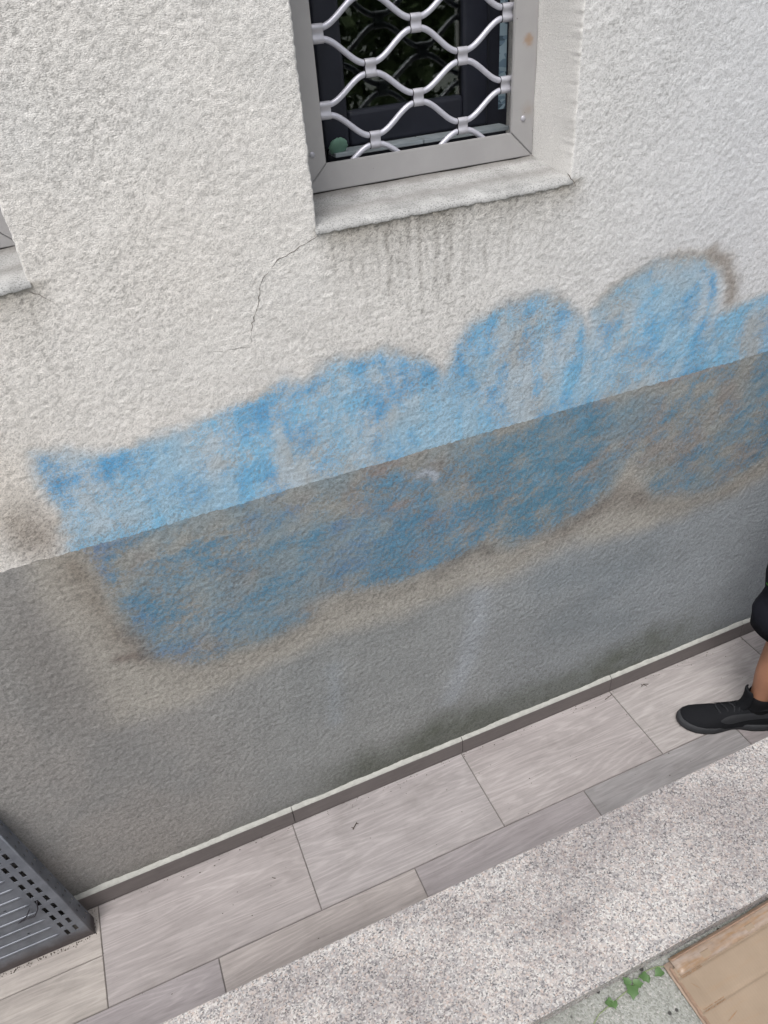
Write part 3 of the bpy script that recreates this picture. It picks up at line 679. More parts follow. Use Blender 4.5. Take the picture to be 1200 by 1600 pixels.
def grille(dx, full):
    g = bpy.data.objects.new('window_grille', None); COL.objects.link(g); g.parent = house; g.location = (dx, 0, 0)
    x0, x1, z0, z1 = .430, .9575, 1.8135, 2.752; wl, wr, wb = .054, .0555, .0515
    ix0, ix1, iz0, iz1 = x0+wl, x1-wr, z0+wb, z1-.05
    y0, y1 = .150, .158
    gp = .0006
    quads = [[(x0, z0), (x1, z0), (ix1, iz0), (ix0, iz0)], [(x1, z0), (x1, z1), (ix1, iz1), (ix1, iz0)], [(x1, z1), (x0, z1), (ix0, iz1), (ix1, iz1)], [(x0, z1), (x0, z0), (ix0, iz0), (ix0, iz1)]]
    for q in quads:
        c = Vector((sum(p[0] for p in q)/4, sum(p[1] for p in q)/4))
        bm = bmesh.new()
        pp = []
        for k in range(4):
            p = Vector(q[k]); a = (Vector(q[k-1])-p).normalized(); b = (Vector(q[(k+1) % 4])-p).normalized(); pp.append(p+(a+b)*gp)
        f = [bm.verts.new((p.x, y0, p.y)) for p in pp]; r = [bm.verts.new((p.x, y1, p.y)) for p in pp]
        bm.faces.new(f); bm.faces.new(r[::-1])
        for k in range(4): bm.faces.new((f[k], r[k], r[(k+1) % 4], f[(k+1) % 4]))
        bmesh.ops.bevel(bm, geom=[e for e in bm.edges if abs(e.verts[0].co.y-e.verts[1].co.y) < 1e-6 and e.verts[0].co.y < .16], offset=.0015, segments=2, affect='EDGES')
        frombm('frame_member', bm, M['alu'], g)
    box('dark_joint', (x0-.004, .152, z0-.004), (x1+.0035, .1575, z0+.001), M['gasket'], g)
    box('dark_joint', (x1+.0002, .1525, z0), (x1+.0030, .157, z1), M['gasket'], g)
    if not full:
        pass
    XN = [.497, .596, .694, .793, .892]
    def nz(col, k): return (2.0785 if col % 2 == 0 else 2.0150)-.0 + k*.1242
    dl = .0092
    def rod(zfun):
        P = []
        for i in range(-6, len(XN)*0+ (4*22)+7):
            t = i/22; x = XN[0]+(XN[4]-XN[0])*t/4
            z = zfun(t); P.append((x, .1655, z))
        return P
    def shape(t):      # 1 at even columns, -1 at odd ones, with short straight lands
        s_ = math.cos(math.pi*t); return math.copysign(min(1, (abs(s_)*1.0)), s_)*1.0
    def wave(t):
        u = t % 2; u = u if u <= 1 else 2-u          # 0 at even, 1 at odd
        v = min(max((u-.11)/.78, 0), 1)
        return (v*v*(3-2*v))*.8+v*.2
    ze = 2.0785-2*.1242; rows = []
    for k in range(-1, 8):
        e = ze+k*.1242; o = e+.0607+.0
        # rod between even node e (below) and odd node o (above)
        rows.append((e+dl, o-dl)); rows.append((e+.1242-dl, o+dl))
    src = None
    for (ve, vo) in rows:
        if max(ve, vo) < iz0 or min(ve, vo) > iz1: continue
        P = rod(lambda t: ve+(vo-ve)*wave(t)); V, F = tube(P, .0056, 10)
        mesh('bar', V, F, M['rod'], g, True)
    # clips: pressed sheet straps gripping two rods
    h = dl+.0056+.0012; prof = []
    for s_ in range(0, 25):
        a = -math.pi/2+math.pi*s_/12
        if s_ <= 12: prof.append((.0068*math.cos(a), dl+.0068*math.sin(a)+0) if False else None)
    prof = []
    r = .0069
    for k in range(9): a = math.radians(-50+180*0+k*(140)/8*1.0); prof.append((-r*math.cos(a)*1, dl+r*math.sin(a)))
    prof = []
    for k in range(11): a = math.radians(200-k*20) if False else math.radians(230-k*28); prof.append((r*math.cos(a), dl+r*math.sin(a)))
    low_ = [(p[0], -p[1]) for p in prof[::-1]]
    ring = prof+low_
    n = len(ring); hw = .0112
    V = []
    for sx_ in (-hw, -hw+.0008, hw-.0008, hw):
        sc_ = .93 if abs(sx_) == hw else 1
        for (yy, zz) in ring: V.append((sx_, yy*sc_, zz))
    F = [(i*n+k, i*n+(k+1) % n, (i+1)*n+(k+1) % n, (i+1)*n+k) for i in range(3) for k in range(n)]
    F += [tuple(range(n)), tuple(range(3*n, 4*n))[::-1]]
    # thin dark gap ring at the left end of each clip
    cme = None; gme = None
    for c in range(5):
        for k in range(-3, 8):
            z = (2.0785 if c % 2 == 0 else 2.0785-.0635)+k*.1242
            if z < iz0-.01 or z > iz1+.01: continue
            if cme is None:
                o = mesh('clip', V, F, M['clip'], g, True); cme = o.data
                bm = bmesh.new(); bm.from_mesh(cme); bmesh.ops.recalc_face_normals(bm, faces=bm.faces); bm.to_mesh(cme); bm.free()
                V2 = [(-hw-.0008 if i < n else -hw, v[1]*1.06, v[2]*1.03) for i, v in enumerate(V[:2*n])]
                seam = mesh('clip_seam', V2, [(k_, (k_+1) % n, n+(k_+1) % n, n+k_) for k_ in range(n)]+[tuple(range(n)), tuple(range(n, 2*n))[::-1]], M['wire'], g); gme = seam.data
                seam.location = (XN[c], .1655, z)
            else:
                o = bpy.data.objects.new('clip', cme); COL.objects.link(o); o.parent = g
                s2 = bpy.data.objects.new('clip_seam', gme); COL.objects.link(s2); s2.parent = g; s2.location = (XN[c], .1655, z)
            o.location = (XN[c], .1655, z)
    # rivets
    bm = bmesh.new(); bmesh.ops.create_uvsphere(bm, u_segments=12, v_segments=8, radius=.0058)
    for v in bm.verts: v.co.y *= .5
    rv = frombm('rivet', bm, M['clip'], g, True); rme = rv.data; rv.location = (.9305, .150, 1.889)
    for p in ((.4565, .150, 1.884), (.9305, .150, 2.30), (.4565, .150, 2.30), (.9305, .150, 2.65), (.4565, .150, 2.65)):
        q = bpy.data.objects.new('rivet', rme); COL.objects.link(q); q.parent = g; q.location = p
    return g
grille(0, True); grille(-1.063, True)

# ------------------------------------------------------------------ little things on the window ledge
def shell_disc():
    bm = bmesh.new(); bmesh.ops.create_uvsphere(bm, u_segments=40, v_segments=12, radius=.02)
    for v in bm.verts:
        a = math.atan2(v.co.z, v.co.x); r = 1+.05*math.cos(a*14); v.co.x *= r; v.co.z *= r; v.co.y *= .35
    o = frombm('seashell', bm, M['mint'], None, True); o.location = (.531, .206, 1.8705+.010); o.rotation_euler = (.5, 0, 0)
    return tag(o, 'small pale green ribbed disc behind the lower left corner of the window grille', 'ornament')
shell_disc()

# ------------------------------------------------------------------ floor of tiles
floor = box('walkway', (-3.5, -.735, -.05), (5.5, -.0005, -.0035), M['grout']); floor['kind'] = 'structure'
tiles = {}
def tile(x0, x1, y0, y1, tone=(1, 1, 1), dz=0):
    L, Wd = round(x1-x0, 4), round(y1-y0, 4); key = (L, Wd)
    if key not in tiles:
        bm = bmesh.new(); bm_box(bm, (-L/2, -Wd/2, -.0095), (L/2, Wd/2, 0), 0)
        bmesh.ops.bevel(bm, geom=[e for e in bm.edges if e.verts[0].co.z > -.001 and e.verts[1].co.z > -.001], offset=.0012, segments=2, affect='EDGES')
        o = frombm('tile', bm, M['tile'], floor); tiles[key] = o.data
    else:
        o = bpy.data.objects.new('tile', tiles[key]); COL.objects.link(o); o.parent = floor
    o.location = ((x0+x1)/2, (y0+y1)/2, .0005+dz); o.rotation_euler = (random.uniform(-.0012, .0012), random.uniform(-.0006, .0006), 0)
    o['tone'] = tuple(tone)+(1.0,)
J1 = [.0825+.6045*k for k in range(0, 9)]
gpj = .0032
tones = {0: (.95, .93, .93), 1: (.98, .97, .98), 2: (1.02, 1.0, 1.0), 3: (1.02, 1.01, 1.0), 4: (.96, .95, .95)}
allx = [-.522]+J1
for k in range(len(allx)-1):
    tile(allx[k]+gpj/2, allx[k+1]-gpj/2, -.3025, -.0135, tones.get(k % 5), 0)
x = -.522
for k in range(5): tile(x-.6045*(k+1)+gpj/2, x-.6045*k-gpj/2, -.3025, -.1625, (1.06, 1.04, .98)); 
for k in range(5): tile(x-.6045*(k+1)+gpj/2, x-.6045*k-gpj/2, -.1595, -.0135, (1.10, 1.08, 1.02))
J2 = [-.222+.5995*k for k in range(-5, 10)]
t2 = [(.90, .88, .91), (.86, .88, .90), (.92, .89, .91), (.86, .82, .84), (.90, .88, .91), (.94, .91, .89)]
for k in range(len(J2)-1): tile(J2[k]+gpj/2, J2[k+1]-gpj/2, -.6025, -.3055, t2[k % 6])
for k in range(-5, 9): tile(.1+.6*k+gpj/2, .1+.6*(k+1)-gpj/2, -.7195, -.6055, t2[(k+3) % 6])

# skirting tiles along the foot of the wall
def skirting(x0, x1):
    n = max(3, int((x1-x0)/.012)); V = []; F = []
    for i in range(n+1):
        x = x0+(x1-x0)*i/n; V += [(x, -.0125, .001), (x, -.0125, .0665), (x, -.004, .0668), (x, -.004, .001)]
    for i in range(n):
        for k in range(4): F.append((4*i+k, 4*i+4+k, 4*i+4+(k+1) % 4, 4*i+(k+1) % 4))
    F += [(3, 2, 1, 0), (4*n, 4*n+1, 4*n+2, 4*n+3)]
    sk = mesh('skirting_tile', V, F, M['skirt'], house)
    # chalky raw top with lumps of filler
    V = []; F = []
    for i in range(n+1):
        x = x0+(x1-x0)*i/n; wob = .0030*(random.random()**2)+.0025*math.sin(x*23)*math.sin(x*9)
        V += [(x, -.0122, .0667), (x, -.0112, .0688+random.uniform(0, .0006)), (x, -.001, .0745+wob+.001*random.random()), (x, .002, .0745+wob)]
    for i in range(n):
        for k in range(3): F.append((4*i+k, 4*i+4+k, 4*i+5+k, 4*i+1+k))
    mesh('filler_bead', V, F, M['filler'], sk, True)
sx = [-.598, .0925, .6925, 1.2925, 1.8925, 2.4925, 3.0925, 3.6925, 4.2925, 4.8925]
for a, b in zip(sx[:-1], sx[1:]): skirting(a+.001, b-.001)

# ------------------------------------------------------------------ retaining wall with granite coping, ground behind
rw = empty('retaining_wall', (0, 0, 0), 'low garden wall topped with speckled pinkish grey granite, facing the spray painted house', 'wall')
box('wall_body', (-3.5, -.955, -.05), (5.5, -.735, .679), M['body'], rw)
def slab(x0, x1):
    bm = bmesh.new(); bm_box(bm, (x0, -.972, .680), (x1, -.708, .710), 0)
    bmesh.ops.bevel(bm, geom=list(bm.edges), offset=.0022, segments=2, affect='EDGES'); return frombm('coping_slab', bm, M['granite'], rw)
for a, b in ((-3.5, -2.9), (-2.897, -.7), (-.697, 1.75), (1.753, 3.9), (3.903, 5.5)): slab(a, b)
bm = bmesh.new()
gx = list(np.linspace(-60, -3, 6))+list(np.linspace(-2.5, 4, 90))+list(np.linspace(5, 60, 6)); gy = [-120, -60, -30, -14, -8, -4]+list(np.linspace(-2.6, -.93, 60))
vs = [[bm.verts.new((x, y, .672+(.0015*math.sin(x*31+y*17)*math.sin(y*23) if y > -2.5 else 0))) for x in gx] for y in gy]
for j in range(len(gy)-1):
    for i in range(len(gx)-1): bm.faces.new((vs[j][i], vs[j][i+1], vs[j+1][i+1], vs[j+1][i]))
grd = frombm('ground', bm, M['concrete']); grd['kind'] = 'structure'
sub = box('street_ground', (-60, -.72, -.12), (60, 60, -.055), M['body']); sub['kind'] = 'structure'

# ------------------------------------------------------------------ flattened cardboard box
cb = empty('cardboard_sheet', (.597, -.984, .672), 'flattened brown cardboard box lying on concrete beside the granite coping', 'cardboard', rz=math.radians(1.3))
def card_grid(name, x0, x1, y0, y1, zf, mat, thick=.004, nx_=70, ny_=60):
    V = []; F = []
    for j in range(ny_+1):
        for i in range(nx_+1):
            x = x0+(x1-x0)*i/nx_; y = y0+(y1-y0)*j/ny_; V.append((x, y, zf(x, y)))
    k = len(V); V += [(v[0], v[1], v[2]-thick) for v in V]
    W_ = nx_+1
    for j in range(ny_):
        for i in range(nx_):
            v = j*W_+i; F.append((v, v+1, v+W_+1, v+W_)); F.append((k+v+W_, k+v+W_+1, k+v+1, k+v))
    for i in range(nx_): F.append((i, k+i, k+i+1, i+1)); t = ny_*W_+i; F.append((t+1, k+t+1, k+t, t))
    for j in range(ny_): a = j*W_; F.append((a+W_, k+a+W_, k+a, a)); b = a+nx_; F.append((b, k+b, k+b+W_, b+W_))
    return mesh(name, V, F, mat, cb, True)
def wavez(x, y): return .003*math.sin(x*7+1)*math.sin(y*9)+.0012*math.sin(x*31+y*13)
def zlow(x, y): return .0085+wavez(x, y)*.5
def ztop(x, y):
    z = .0175+wavez(x, y)
    for c in (-.030, -.088, -.36): z -= .0028*math.exp(-((y-c)/.0022)**2)
    z -= .0016*math.exp(-((x-.034)/.003)**2)
    return z
card_grid('bottom_layer', .000, .92, -.62, .000, zlow, M['flap'], .004, 40, 30)
card_grid('top_layer', .004, .90, -.60, -.014, ztop, M['card'], .004, 160, 260)
card_grid('top_flap', .012, .91, -.029, .003, lambda x, y: .0180+wavez(x, y)+.0006*math.sin(x*60)-.004*max(0, (y+.012)/.015)**2, M['tape'], .0012, 60, 4)
card_grid('flap_edge', .014, .85, -.0045, -.0012, lambda x, y: .0190+wavez(x, y), M['cardedge'], .0008, 60, 2)
V = []; F = []
for i in range(0, 61):
    y = -.012-.58*i/60; V += [(.0015+random.uniform(0, .0015), y, ztop(0, y)-.0045), (.003, y, ztop(0, y)+.0012), (.0065+random.uniform(0, .001), y, ztop(0, y)+.0008)]
    if i: a = 3*i; F += [(a-3, a-2, a+1, a), (a-2, a-1, a+2, a+1)]
mesh('taped_edge', V, F, M['cardedge'], cb, True)
for yy, x1_ in ((-.030, .85), (-.033, .85), (-.0865, .85), (-.0905, .85)):
    V = []; F = []
    for i in range(121):
        x = .012+i*(.045)/120; wdt = .0004*(.2+random.random())*2.2; yw = yy+.0006*math.sin(i*.7)
        V += [(x, yw-wdt, ztop(x, yw)+.0006), (x, yw+wdt, ztop(x, yw)+.0006)]
        if i: F.append((2*i-2, 2*i-1, 2*i+1, 2*i))
    mesh('crease', V, F, M['crease'], cb)
for (xa, ya, xb, yb) in ((.036, -.118, .062, -.112), (.02, -.045, .03, -.06)):
    V = []; 
    for i in range(9): t = i/8; x = xa+(xb-xa)*t; y = ya+(yb-ya)*t; wdt = .0009*math.sin(math.pi*min(max(t, .05), .95)); V += [(x, y-wdt, ztop(x, y)+.0006), (x, y+wdt, ztop(x, y)+.0006)]
    mesh('crease', V, [(2*i, 2*i+1, 2*i+3, 2*i+2) for i in range(8)], M['crease'], cb)

# ------------------------------------------------------------------ creeping plant on the concrete
pl = empty('creeping_plant', (.50, -.993, .672), 'thin trailing green weed with small leaves on the concrete by the cardboard', 'plant')
def stem(pts, r=.0009):
    P = []
    for a, b in zip(pts[:-1], pts[1:]):
        for t in range(4): P.append(Vector(a).lerp(Vector(b), t/4))
    P.append(Vector(pts[-1])); V, F = tube(P, r, 6); return mesh('stem', V, F, M['stem'], pl, True)
stem([(.118, -.003, .006), (.085, .012, .008), (.055, .014, .009), (.02, .003, .008), (-.02, -.003, .007), (-.055, -.008, .006), (-.075, -.018, .005), (-.085, -.030, .004), (-.082, -.048, .004), (-.06, -.060, .004)])
stem([(-.08, -.028, .005), (-.092, -.02, .006)]); stem([(-.083, -.045, .004), (-.070, -.034, .010), (-.066, -.03, .012)])
HEART = [(0, 0), (.18, -.16), (.42, -.12), (.52, .12), (.44, .38), (.50, .55), (.22, .72), (0, 1.0)]
def leaf(x, y, z, s_, rz, tilt=.3, mat='leaf', roll=0):
    V = []; F = []; pts = HEART; s_ *= .60
    right = [(px, py) for px, py in pts]; R_ = Matrix.Rotation(rz, 3, 'Z') @ Matrix.Rotation(tilt, 3, 'X') @ Matrix.Rotation(roll, 3, 'Y')
    def pos(px, py): return Vector((x, y, z))+R_ @ Vector((px*s_, py*s_, abs(px)*s_*.35-.25*s_*py*py))
    for k, (px, py) in enumerate(right): V.append(pos(px, py)); V.append(pos(0, py if k else 0)); V.append(pos(-px, py))
    n = len(right)
    for k in range(n-1): a = 3*k; F += [(a, a+3, a+4, a+1), (a+1, a+4, a+5, a+2)]
    return mesh('leaf', V, F, M[mat], pl, True)
leaf(-.030, .002, .010, .024, math.radians(200), .2)
leaf(-.022, -.004, .012, .020, math.radians(160), .3)
leaf(.020, .008, .012, .024, math.radians(20), .5)
leaf(.022, .002, .012, .034, math.radians(150), .15)
leaf(.030, .004, .010, .026, math.radians(250), .3)
leaf(.050, .010, .014, .026, math.radians(190), .25)
leaf(.056, .006, .010, .020, math.radians(170), .5)
leaf(.088, .004, .006, .026, math.radians(100), .1)
leaf(.105, -.004, .005, .024, math.radians(190), .1)
for a in ((-.092, -.018, .005, .015, 1.2), (-.082, -.036, .006, .017, 2.6), (-.085, -.050, .005, .018, 1.0), (-.068, -.028, .008, .017, .3), (-.068, -.062, .004, .022, -1.6), (-.078, -.04, .01, .014, -1)):
    leaf(a[0], a[1], a[2], a[3], a[4], .3, 'leafdry')

# ------------------------------------------------------------------ perforated steel tray on end against the wall
tr = empty('perforated_tray', (-.537, -.092, 0), 'grey perforated and ribbed steel tray standing on end in the corner of the walkway', 'metal tray')
TH = .62; LEAN = -.135; BACK = .075
def tray():
    # local: x leftwards negative from right edge, z up.  The right edge leans a little to the left going up
    y0, y1 = 0.0, .046
    sh = lambda z: LEAN*z
    def plate(us, vs, holes, mp, name, mat=M['steel'], par=tr):
        bmv = {}; V = []; F = []
        def gv(i, j, k):
            key = (i, j, k)
            if key not in bmv: bmv[key] = len(V); V.append(mp(us[i], vs[j], k))
            return bmv[key]
        nu, nv_ = len(us)-1, len(vs)-1
        def solid(i, j):
            if i < 0 or j < 0 or i >= nu or j >= nv_: return False
            cu = (us[i]+us[i+1])/2; cv = (vs[j]+vs[j+1])/2
            return not any(a < cu < b and c < cv < d for a, b, c, d in holes)
        for i in range(nu):
            for j in range(nv_):
                if not solid(i, j): continue
                F.append((gv(i, j, 0), gv(i+1, j, 0), gv(i+1, j+1, 0), gv(i, j+1, 0)))
                F.append((gv(i, j+1, 1), gv(i+1, j+1, 1), gv(i+1, j, 1), gv(i, j, 1)))
                for di, dj, e in ((-1, 0, ((i, j+1), (i, j))), (1, 0, ((i+1, j), (i+1, j+1))), (0, -1, ((i, j), (i+1, j))), (0, 1, ((i+1, j+1), (i, j+1)))):
                    if not solid(i+di, j+dj): (p, q), (r_, s_) = e; F.append((gv(r_, s_, 0), gv(p, q, 0), gv(p, q, 1), gv(r_, s_, 1)))
        return mesh(name, V, F, mat, par)
    pitch = .0418; holes = []
    for k in range(14):
        z = .052+k*pitch; holes.append((-.031, -.021, z+.0, z+.026)); holes.append((-.056, -.046, z-.006, z+.020))
    for k in range(13):
        if k % 3 == 1: z = .075+k*pitch; holes.append((-.128, -.121, z, z+.006)); holes.append((-.24, -.233, z, z+.006))
    us = sorted({-.34, 0.0} | {h for a in holes for h in a[:2]}); vs = sorted({0.004, TH} | {h for a in holes for h in a[2:]})
    plate(us, vs, holes, lambda u, v, k: (u+sh(v), y0+BACK*v+.0015*k, v), 'face_plate')
    h2 = []
    for k in range(14):
        z = .048+k*pitch; h2.append((y0+.0325, y0+.039, z, z+.014))
        h2.append((y0+.012, y0+.0175, z+.018, z+.027))
    us = sorted({y0+.001, y1} | {h for a in h2 for h in a[:2]}); vs = sorted({0.004, TH} | {h for a in h2 for h in a[2:]})
    plate(us, vs, h2, lambda u, v, k: (sh(v)-.0015*k+.003*(u-y0)/.1, u+BACK*v, v), 'side_flange')
    # rolled edge between face and flange
    V, F = tube([(sh(z)-.0005, y0+.001+BACK*z, z) for z in (.004, .2, .4, TH)], .0028, 8); mesh('rolled_edge', V, F, M['steel'], tr, True)
    # pressed ribs across the face
    for k in range(13):
        z = .078+k*pitch-.012
        if z > TH-.02: continue
        V = []; F = []; n = 8
        for i, xx in enumerate((-.335, -.078, -.074, -.068)):
            w_ = (.0045, .0045, .0038, .0008)[i]; hh = (.003, .003, .002, .0003)[i]
            for q in range(n+1): a = math.pi*q/n; V.append((xx+sh(z)+.0, y0+BACK*z-hh*math.sin(a), z+w_*math.cos(a)))
        for i in range(3):
            for q in range(n): a = i*(n+1)+q; F.append((a, a+1, a+n+2, a+n+1))
        mesh('rib', V, F, M['steel'], tr, True)
    # far flange
    V = [(-.34+sh(z), y+BACK*z, z) for z in (.004, TH) for y in (y0, y1)]; mesh('side_flange', V, [(0, 1, 3, 2)], M['steel'], tr)
    box('light_stop_plate', (-.34+sh(TH), y0+BACK*TH, TH), (sh(TH), y1+BACK*TH, TH+.0015), M['steel'], tr)  # unseen plate added to keep light out behind the holes
    # bent wire hooked through a slot
    P = [(-.085, y0-.006, .225), (-.10, y0-.010, .205), (-.125, y0-.010, .192), (-.10, y0-.012, .200), (-.082, y0-.012, .196), (-.068, y0-.009, .215), (-.064, y0-.003, .232), (-.0645, y0+.006, .238)]
    P = [(a-.018, b+BACK*c, c-.0) for a, b, c in P]
    Q = []
    for a, b in zip(P[:-1], P[1:]):
        for t in range(4): Q.append(Vector(a).lerp(Vector(b), t/4))
    V, F = tube(Q+[Vector(P[-1])], .0017, 6); mesh('bent_wire', V, F, M['wire'], tr, True)
tray()
# earth and rust crumbs gathered at its foot
bm = bmesh.new()
for k in range(110):
    x = random.uniform(-.86, -.55); y = -.094-abs(random.gauss(0, .005)); s_ = random.uniform(.0006, .0022)
    r = bmesh.ops.create_icosphere(bm, subdivisions=1, radius=s_, matrix=Matrix.Translation((x, y, .0008+s_*.4)))
for k in range(25):
    x = random.uniform(-.545, -.53); y = random.uniform(-.10, -.01); s_ = random.uniform(.0006, .0018)
    bmesh.ops.create_icosphere(bm, subdivisions=1, radius=s_, matrix=Matrix.Translation((x, y, .0008+s_*.4)))
o = frombm('crumbs', bm, M['debris']); o['kind'] = 'stuff'; tag(o, 'dark crumbs of dirt along the foot of the steel tray', 'dirt')

# ------------------------------------------------------------------ bits of debris on the tiles
def twig(x, y, pts, r, label):
    V = []; F = []
    for seg_ in pts:
        v, f = tube([(a, b, .0012+abs(c)) for a, b, c in seg_], [r*(.5+.5*random.random()) for _ in seg_], 5)
        F += [tuple(i+len(V) for i in ff) for ff in f]; V += v
    o = mesh('dry_twig', V, F, M['debris']); o.location = (x, y, .001); return tag(o, label, 'twig', None)
twig(.262, -.105, [[(-.010, -.008, 0), (-.002, -.001, .002), (.009, .009, 0)], [(-.006, -.005, 0), (-.012, .001, .001)], [(.006, .006, 0), (.013, .004, 0)]], .0016, 'tiny dark dry twig lying mid tile near the skirting joint')
twig(1.42, -.045, [[(-.012, .0, 0), (0, .004, .002), (.016, -.003, 0)], [(0, .004, 0), (.006, -.008, 0)], [(-.004, .002, 0), (-.008, .008, 0)]], .0017, 'dry curled twig on the tiles nearest the leg in shorts')
twig(1.27, -.035, [[(-.014, -.002, 0), (0, .0, .001), (.018, .005, 0)], [(0, 0, 0), (.004, .006, 0)]], .0015, 'dry stalk beside the skirting, left of the curled twig')
twig(-.02, -.155, [[(-.004, .004, 0), (.002, -.002, 0)], [(0, 0, 0), (.005, -.003, 0)]], .0014, 'tiny dark twig on the tile nearest the steel tray')

bm = bmesh.new()
for k in range(230):
    x = random.uniform(-.5, 1.9); y = -.014-abs(random.gauss(0, .012)) if k < 150 else random.uniform(-.6, -.02); s_ = random.uniform(.0005, .0016)
    bmesh.ops.create_icosphere(bm, subdivisions=1, radius=s_, matrix=Matrix.Translation((x, y, .0009+s_*.4)) @ Matrix.Diagonal((random.uniform(.7, 2.2), 1, .6, 1)))
o = frombm('grit', bm, M['debris']); o['kind'] = 'stuff'; tag(o, 'fine dark grit scattered over the floor tiles and along the skirting', 'grit')
# ------------------------------------------------------------------ person
def skin_mesh(name, pts, edges, mat, parent, sub=2):
    me = bpy.data.meshes.new(name); me.from_pydata([p[:3] for p in pts], edges, []); o = bpy.data.objects.new(name, me); COL.objects.link(o)
    sm = o.modifiers.new('skin', 'SKIN'); o.modifiers.new('sub', 'SUBSURF').levels = sub; o.modifiers['sub'].render_levels = sub
    for i, p in enumerate(pts):
        r = p[3] if isinstance(p[3], tuple) else (p[3], p[3]); me.skin_vertices[0].data[i].radius = r; me.skin_vertices[0].data[i].use_root = (i == 0)
    dg = bpy.context.evaluated_depsgraph_get(); ev = o.evaluated_get(dg); nm = bpy.data.meshes.new_from_object(ev)
    bpy.data.objects.remove(o); nm.materials.clear(); nm.materials.append(mat); nm.name = name
    nm.polygons.foreach_set('use_smooth', [True]*len(nm.polygons))
    q = bpy.data.objects.new(name, nm); COL.objects.link(q)
    if parent: q.parent = parent
    return q
PX, PY = 1.648, -.322                               # ankle of the foot in view
ppl = empty('person', (PX, PY, 0), 'person in black shorts and black trainers standing on the tiles at right edge', 'person')
# everything below in local coordinates of the foot in view: toes point to -x and a little +y
ang = math.radians(180-24)
# joints: right ankle at origin, knee forward over the toes
A = (0, 0, .095); K = (.0, .0, .50); Hh = (.09, -.01, .93)
A2 = (.26, -.20, .095); K2 = (.22, -.17, .51); H2 = (.20, -.17, .94)
pel = (.15, -.09, .98); sp = (.15, -.09, 1.18); ch = (.14, -.09, 1.36); nk = (.12, -.085, 1.50); hd = (.09, -.075, 1.60); ht = (.09, -.07, 1.72)
sR = (.09, .075, 1.43); eR = (.20, .13, 1.15); wR = (.20, .14, .92); hR = (.20, .14, .86)
sL = (.19, -.255, 1.43); eL = (.25, -.31, 1.15); wL = (.13, -.32, .92); hL = (.10, -.32, .86)
def lerp(a, b, t): return tuple(a[i]+(b[i]-a[i])*t for i in range(3))
pts = [pel+((.15, .11),), sp+((.135, .10),), ch+((.155, .11),), nk+(.058,), hd+((.075, .085),), ht+((.06, .07),)]
edges = [(0, 1), (1, 2), (2, 3), (3, 4), (4, 5)]
def chain(start, items):
    k = start
    for it in items: pts.append(it); edges.append((k, len(pts)-1)); k = len(pts)-1
    return k
chain(0, [Hh+(.088,), lerp(Hh, K, .5)+(.072,), lerp(K, Hh, .12)+(.056,), K+(.054,), (K[0]+.012, K[1], K[2]-.07, .047), (lerp(K, A, .38)[0]+.022, lerp(K, A, .38)[1], .34, .053), lerp(K, A, .65)+(.043,), (A[0], A[1], .17, .034), A+(.033,), (.0, 0, .05, .034), (-.09, .04, .035, .026)])
chain(0, [H2+(.088,), lerp(H2, K2, .5)+(.072,), K2+(.054,), (K2[0]+.02, K2[1], .36, .053), (A2[0], A2[1], .17, .034), A2+(.033,), (A2[0], A2[1], .05, .034), (A2[0]-.10, A2[1]-.02, .035, .026)])
for s_, e_, w_, h_ in ((sR, eR, wR, hR), (sL, eL, wL, hL)):
    k = chain(2, [s_+(.052,), lerp(s_, e_, .5)+(.044,), e_+(.038,), lerp(e_, w_, .3)+(.038,), w_+((.026, .022),), h_+((.040, .018),)])
    for f in range(4):
        ox = -.030+.020*f; L = (.062, .075, .080, .070)[f]
        chain(k, [(h_[0]+ox, h_[1], h_[2]-.04, .010), (h_[0]+ox-.004, h_[1]+.004, h_[2]-.04-L*.5, .009), (h_[0]+ox-.014, h_[1]+.006, h_[2]-.04-L, .0075)])
    chain(k, [(h_[0]-.045, h_[1]+.01, h_[2]-.005, .011), (h_[0]-.058, h_[1]+.014, h_[2]-.035, .009)])
skin_mesh('body', pts, edges, M['skin'], ppl)
# face
bm = bmesh.new()
for yy in (-.105, -.042): bmesh.ops.create_uvsphere(bm, u_segments=12, v_segments=8, radius=.012, matrix=Matrix.Translation((.016, yy, 1.645)))
frombm('eyes', bm, M['shell'], ppl, True)
V, F = tube([(.012, -.073, 1.650), (-.006, -.073, 1.622), (-.010, -.073, 1.612), (.008, -.073, 1.603)], [.007, .011, .014, .009], 8); mesh('nose', V, F, M['skin'], ppl, True)
V, F = tube([(.020, -.098, 1.575), (.010, -.073, 1.577), (.020, -.050, 1.575)], [.003, .006, .003], 8); mesh('mouth', V, F, M['skin'], ppl, True)
bm = bmesh.new()
for yy in (-.158, .010): bmesh.ops.create_uvsphere(bm, u_segments=10, v_segments=8, radius=.028, matrix=Matrix.Translation((.095, yy, 1.625)) @ Matrix.Diagonal((.7, .35, 1.1, 1)))
frombm('ears', bm, M['skin'], ppl, True)
bm = bmesh.new(); bmesh.ops.create_uvsphere(bm, u_segments=24, v_segments=16, radius=1, matrix=Matrix.Translation((.110, -.073, 1.685)) @ Matrix.Diagonal((.095, .09, .085, 1)))
bmesh.ops.delete(bm, geom=[v for v in bm.verts if v.co.z < 1.63 and v.co.x < .10], context='VERTS'); frombm('hair', bm, M['hair'], ppl, True)
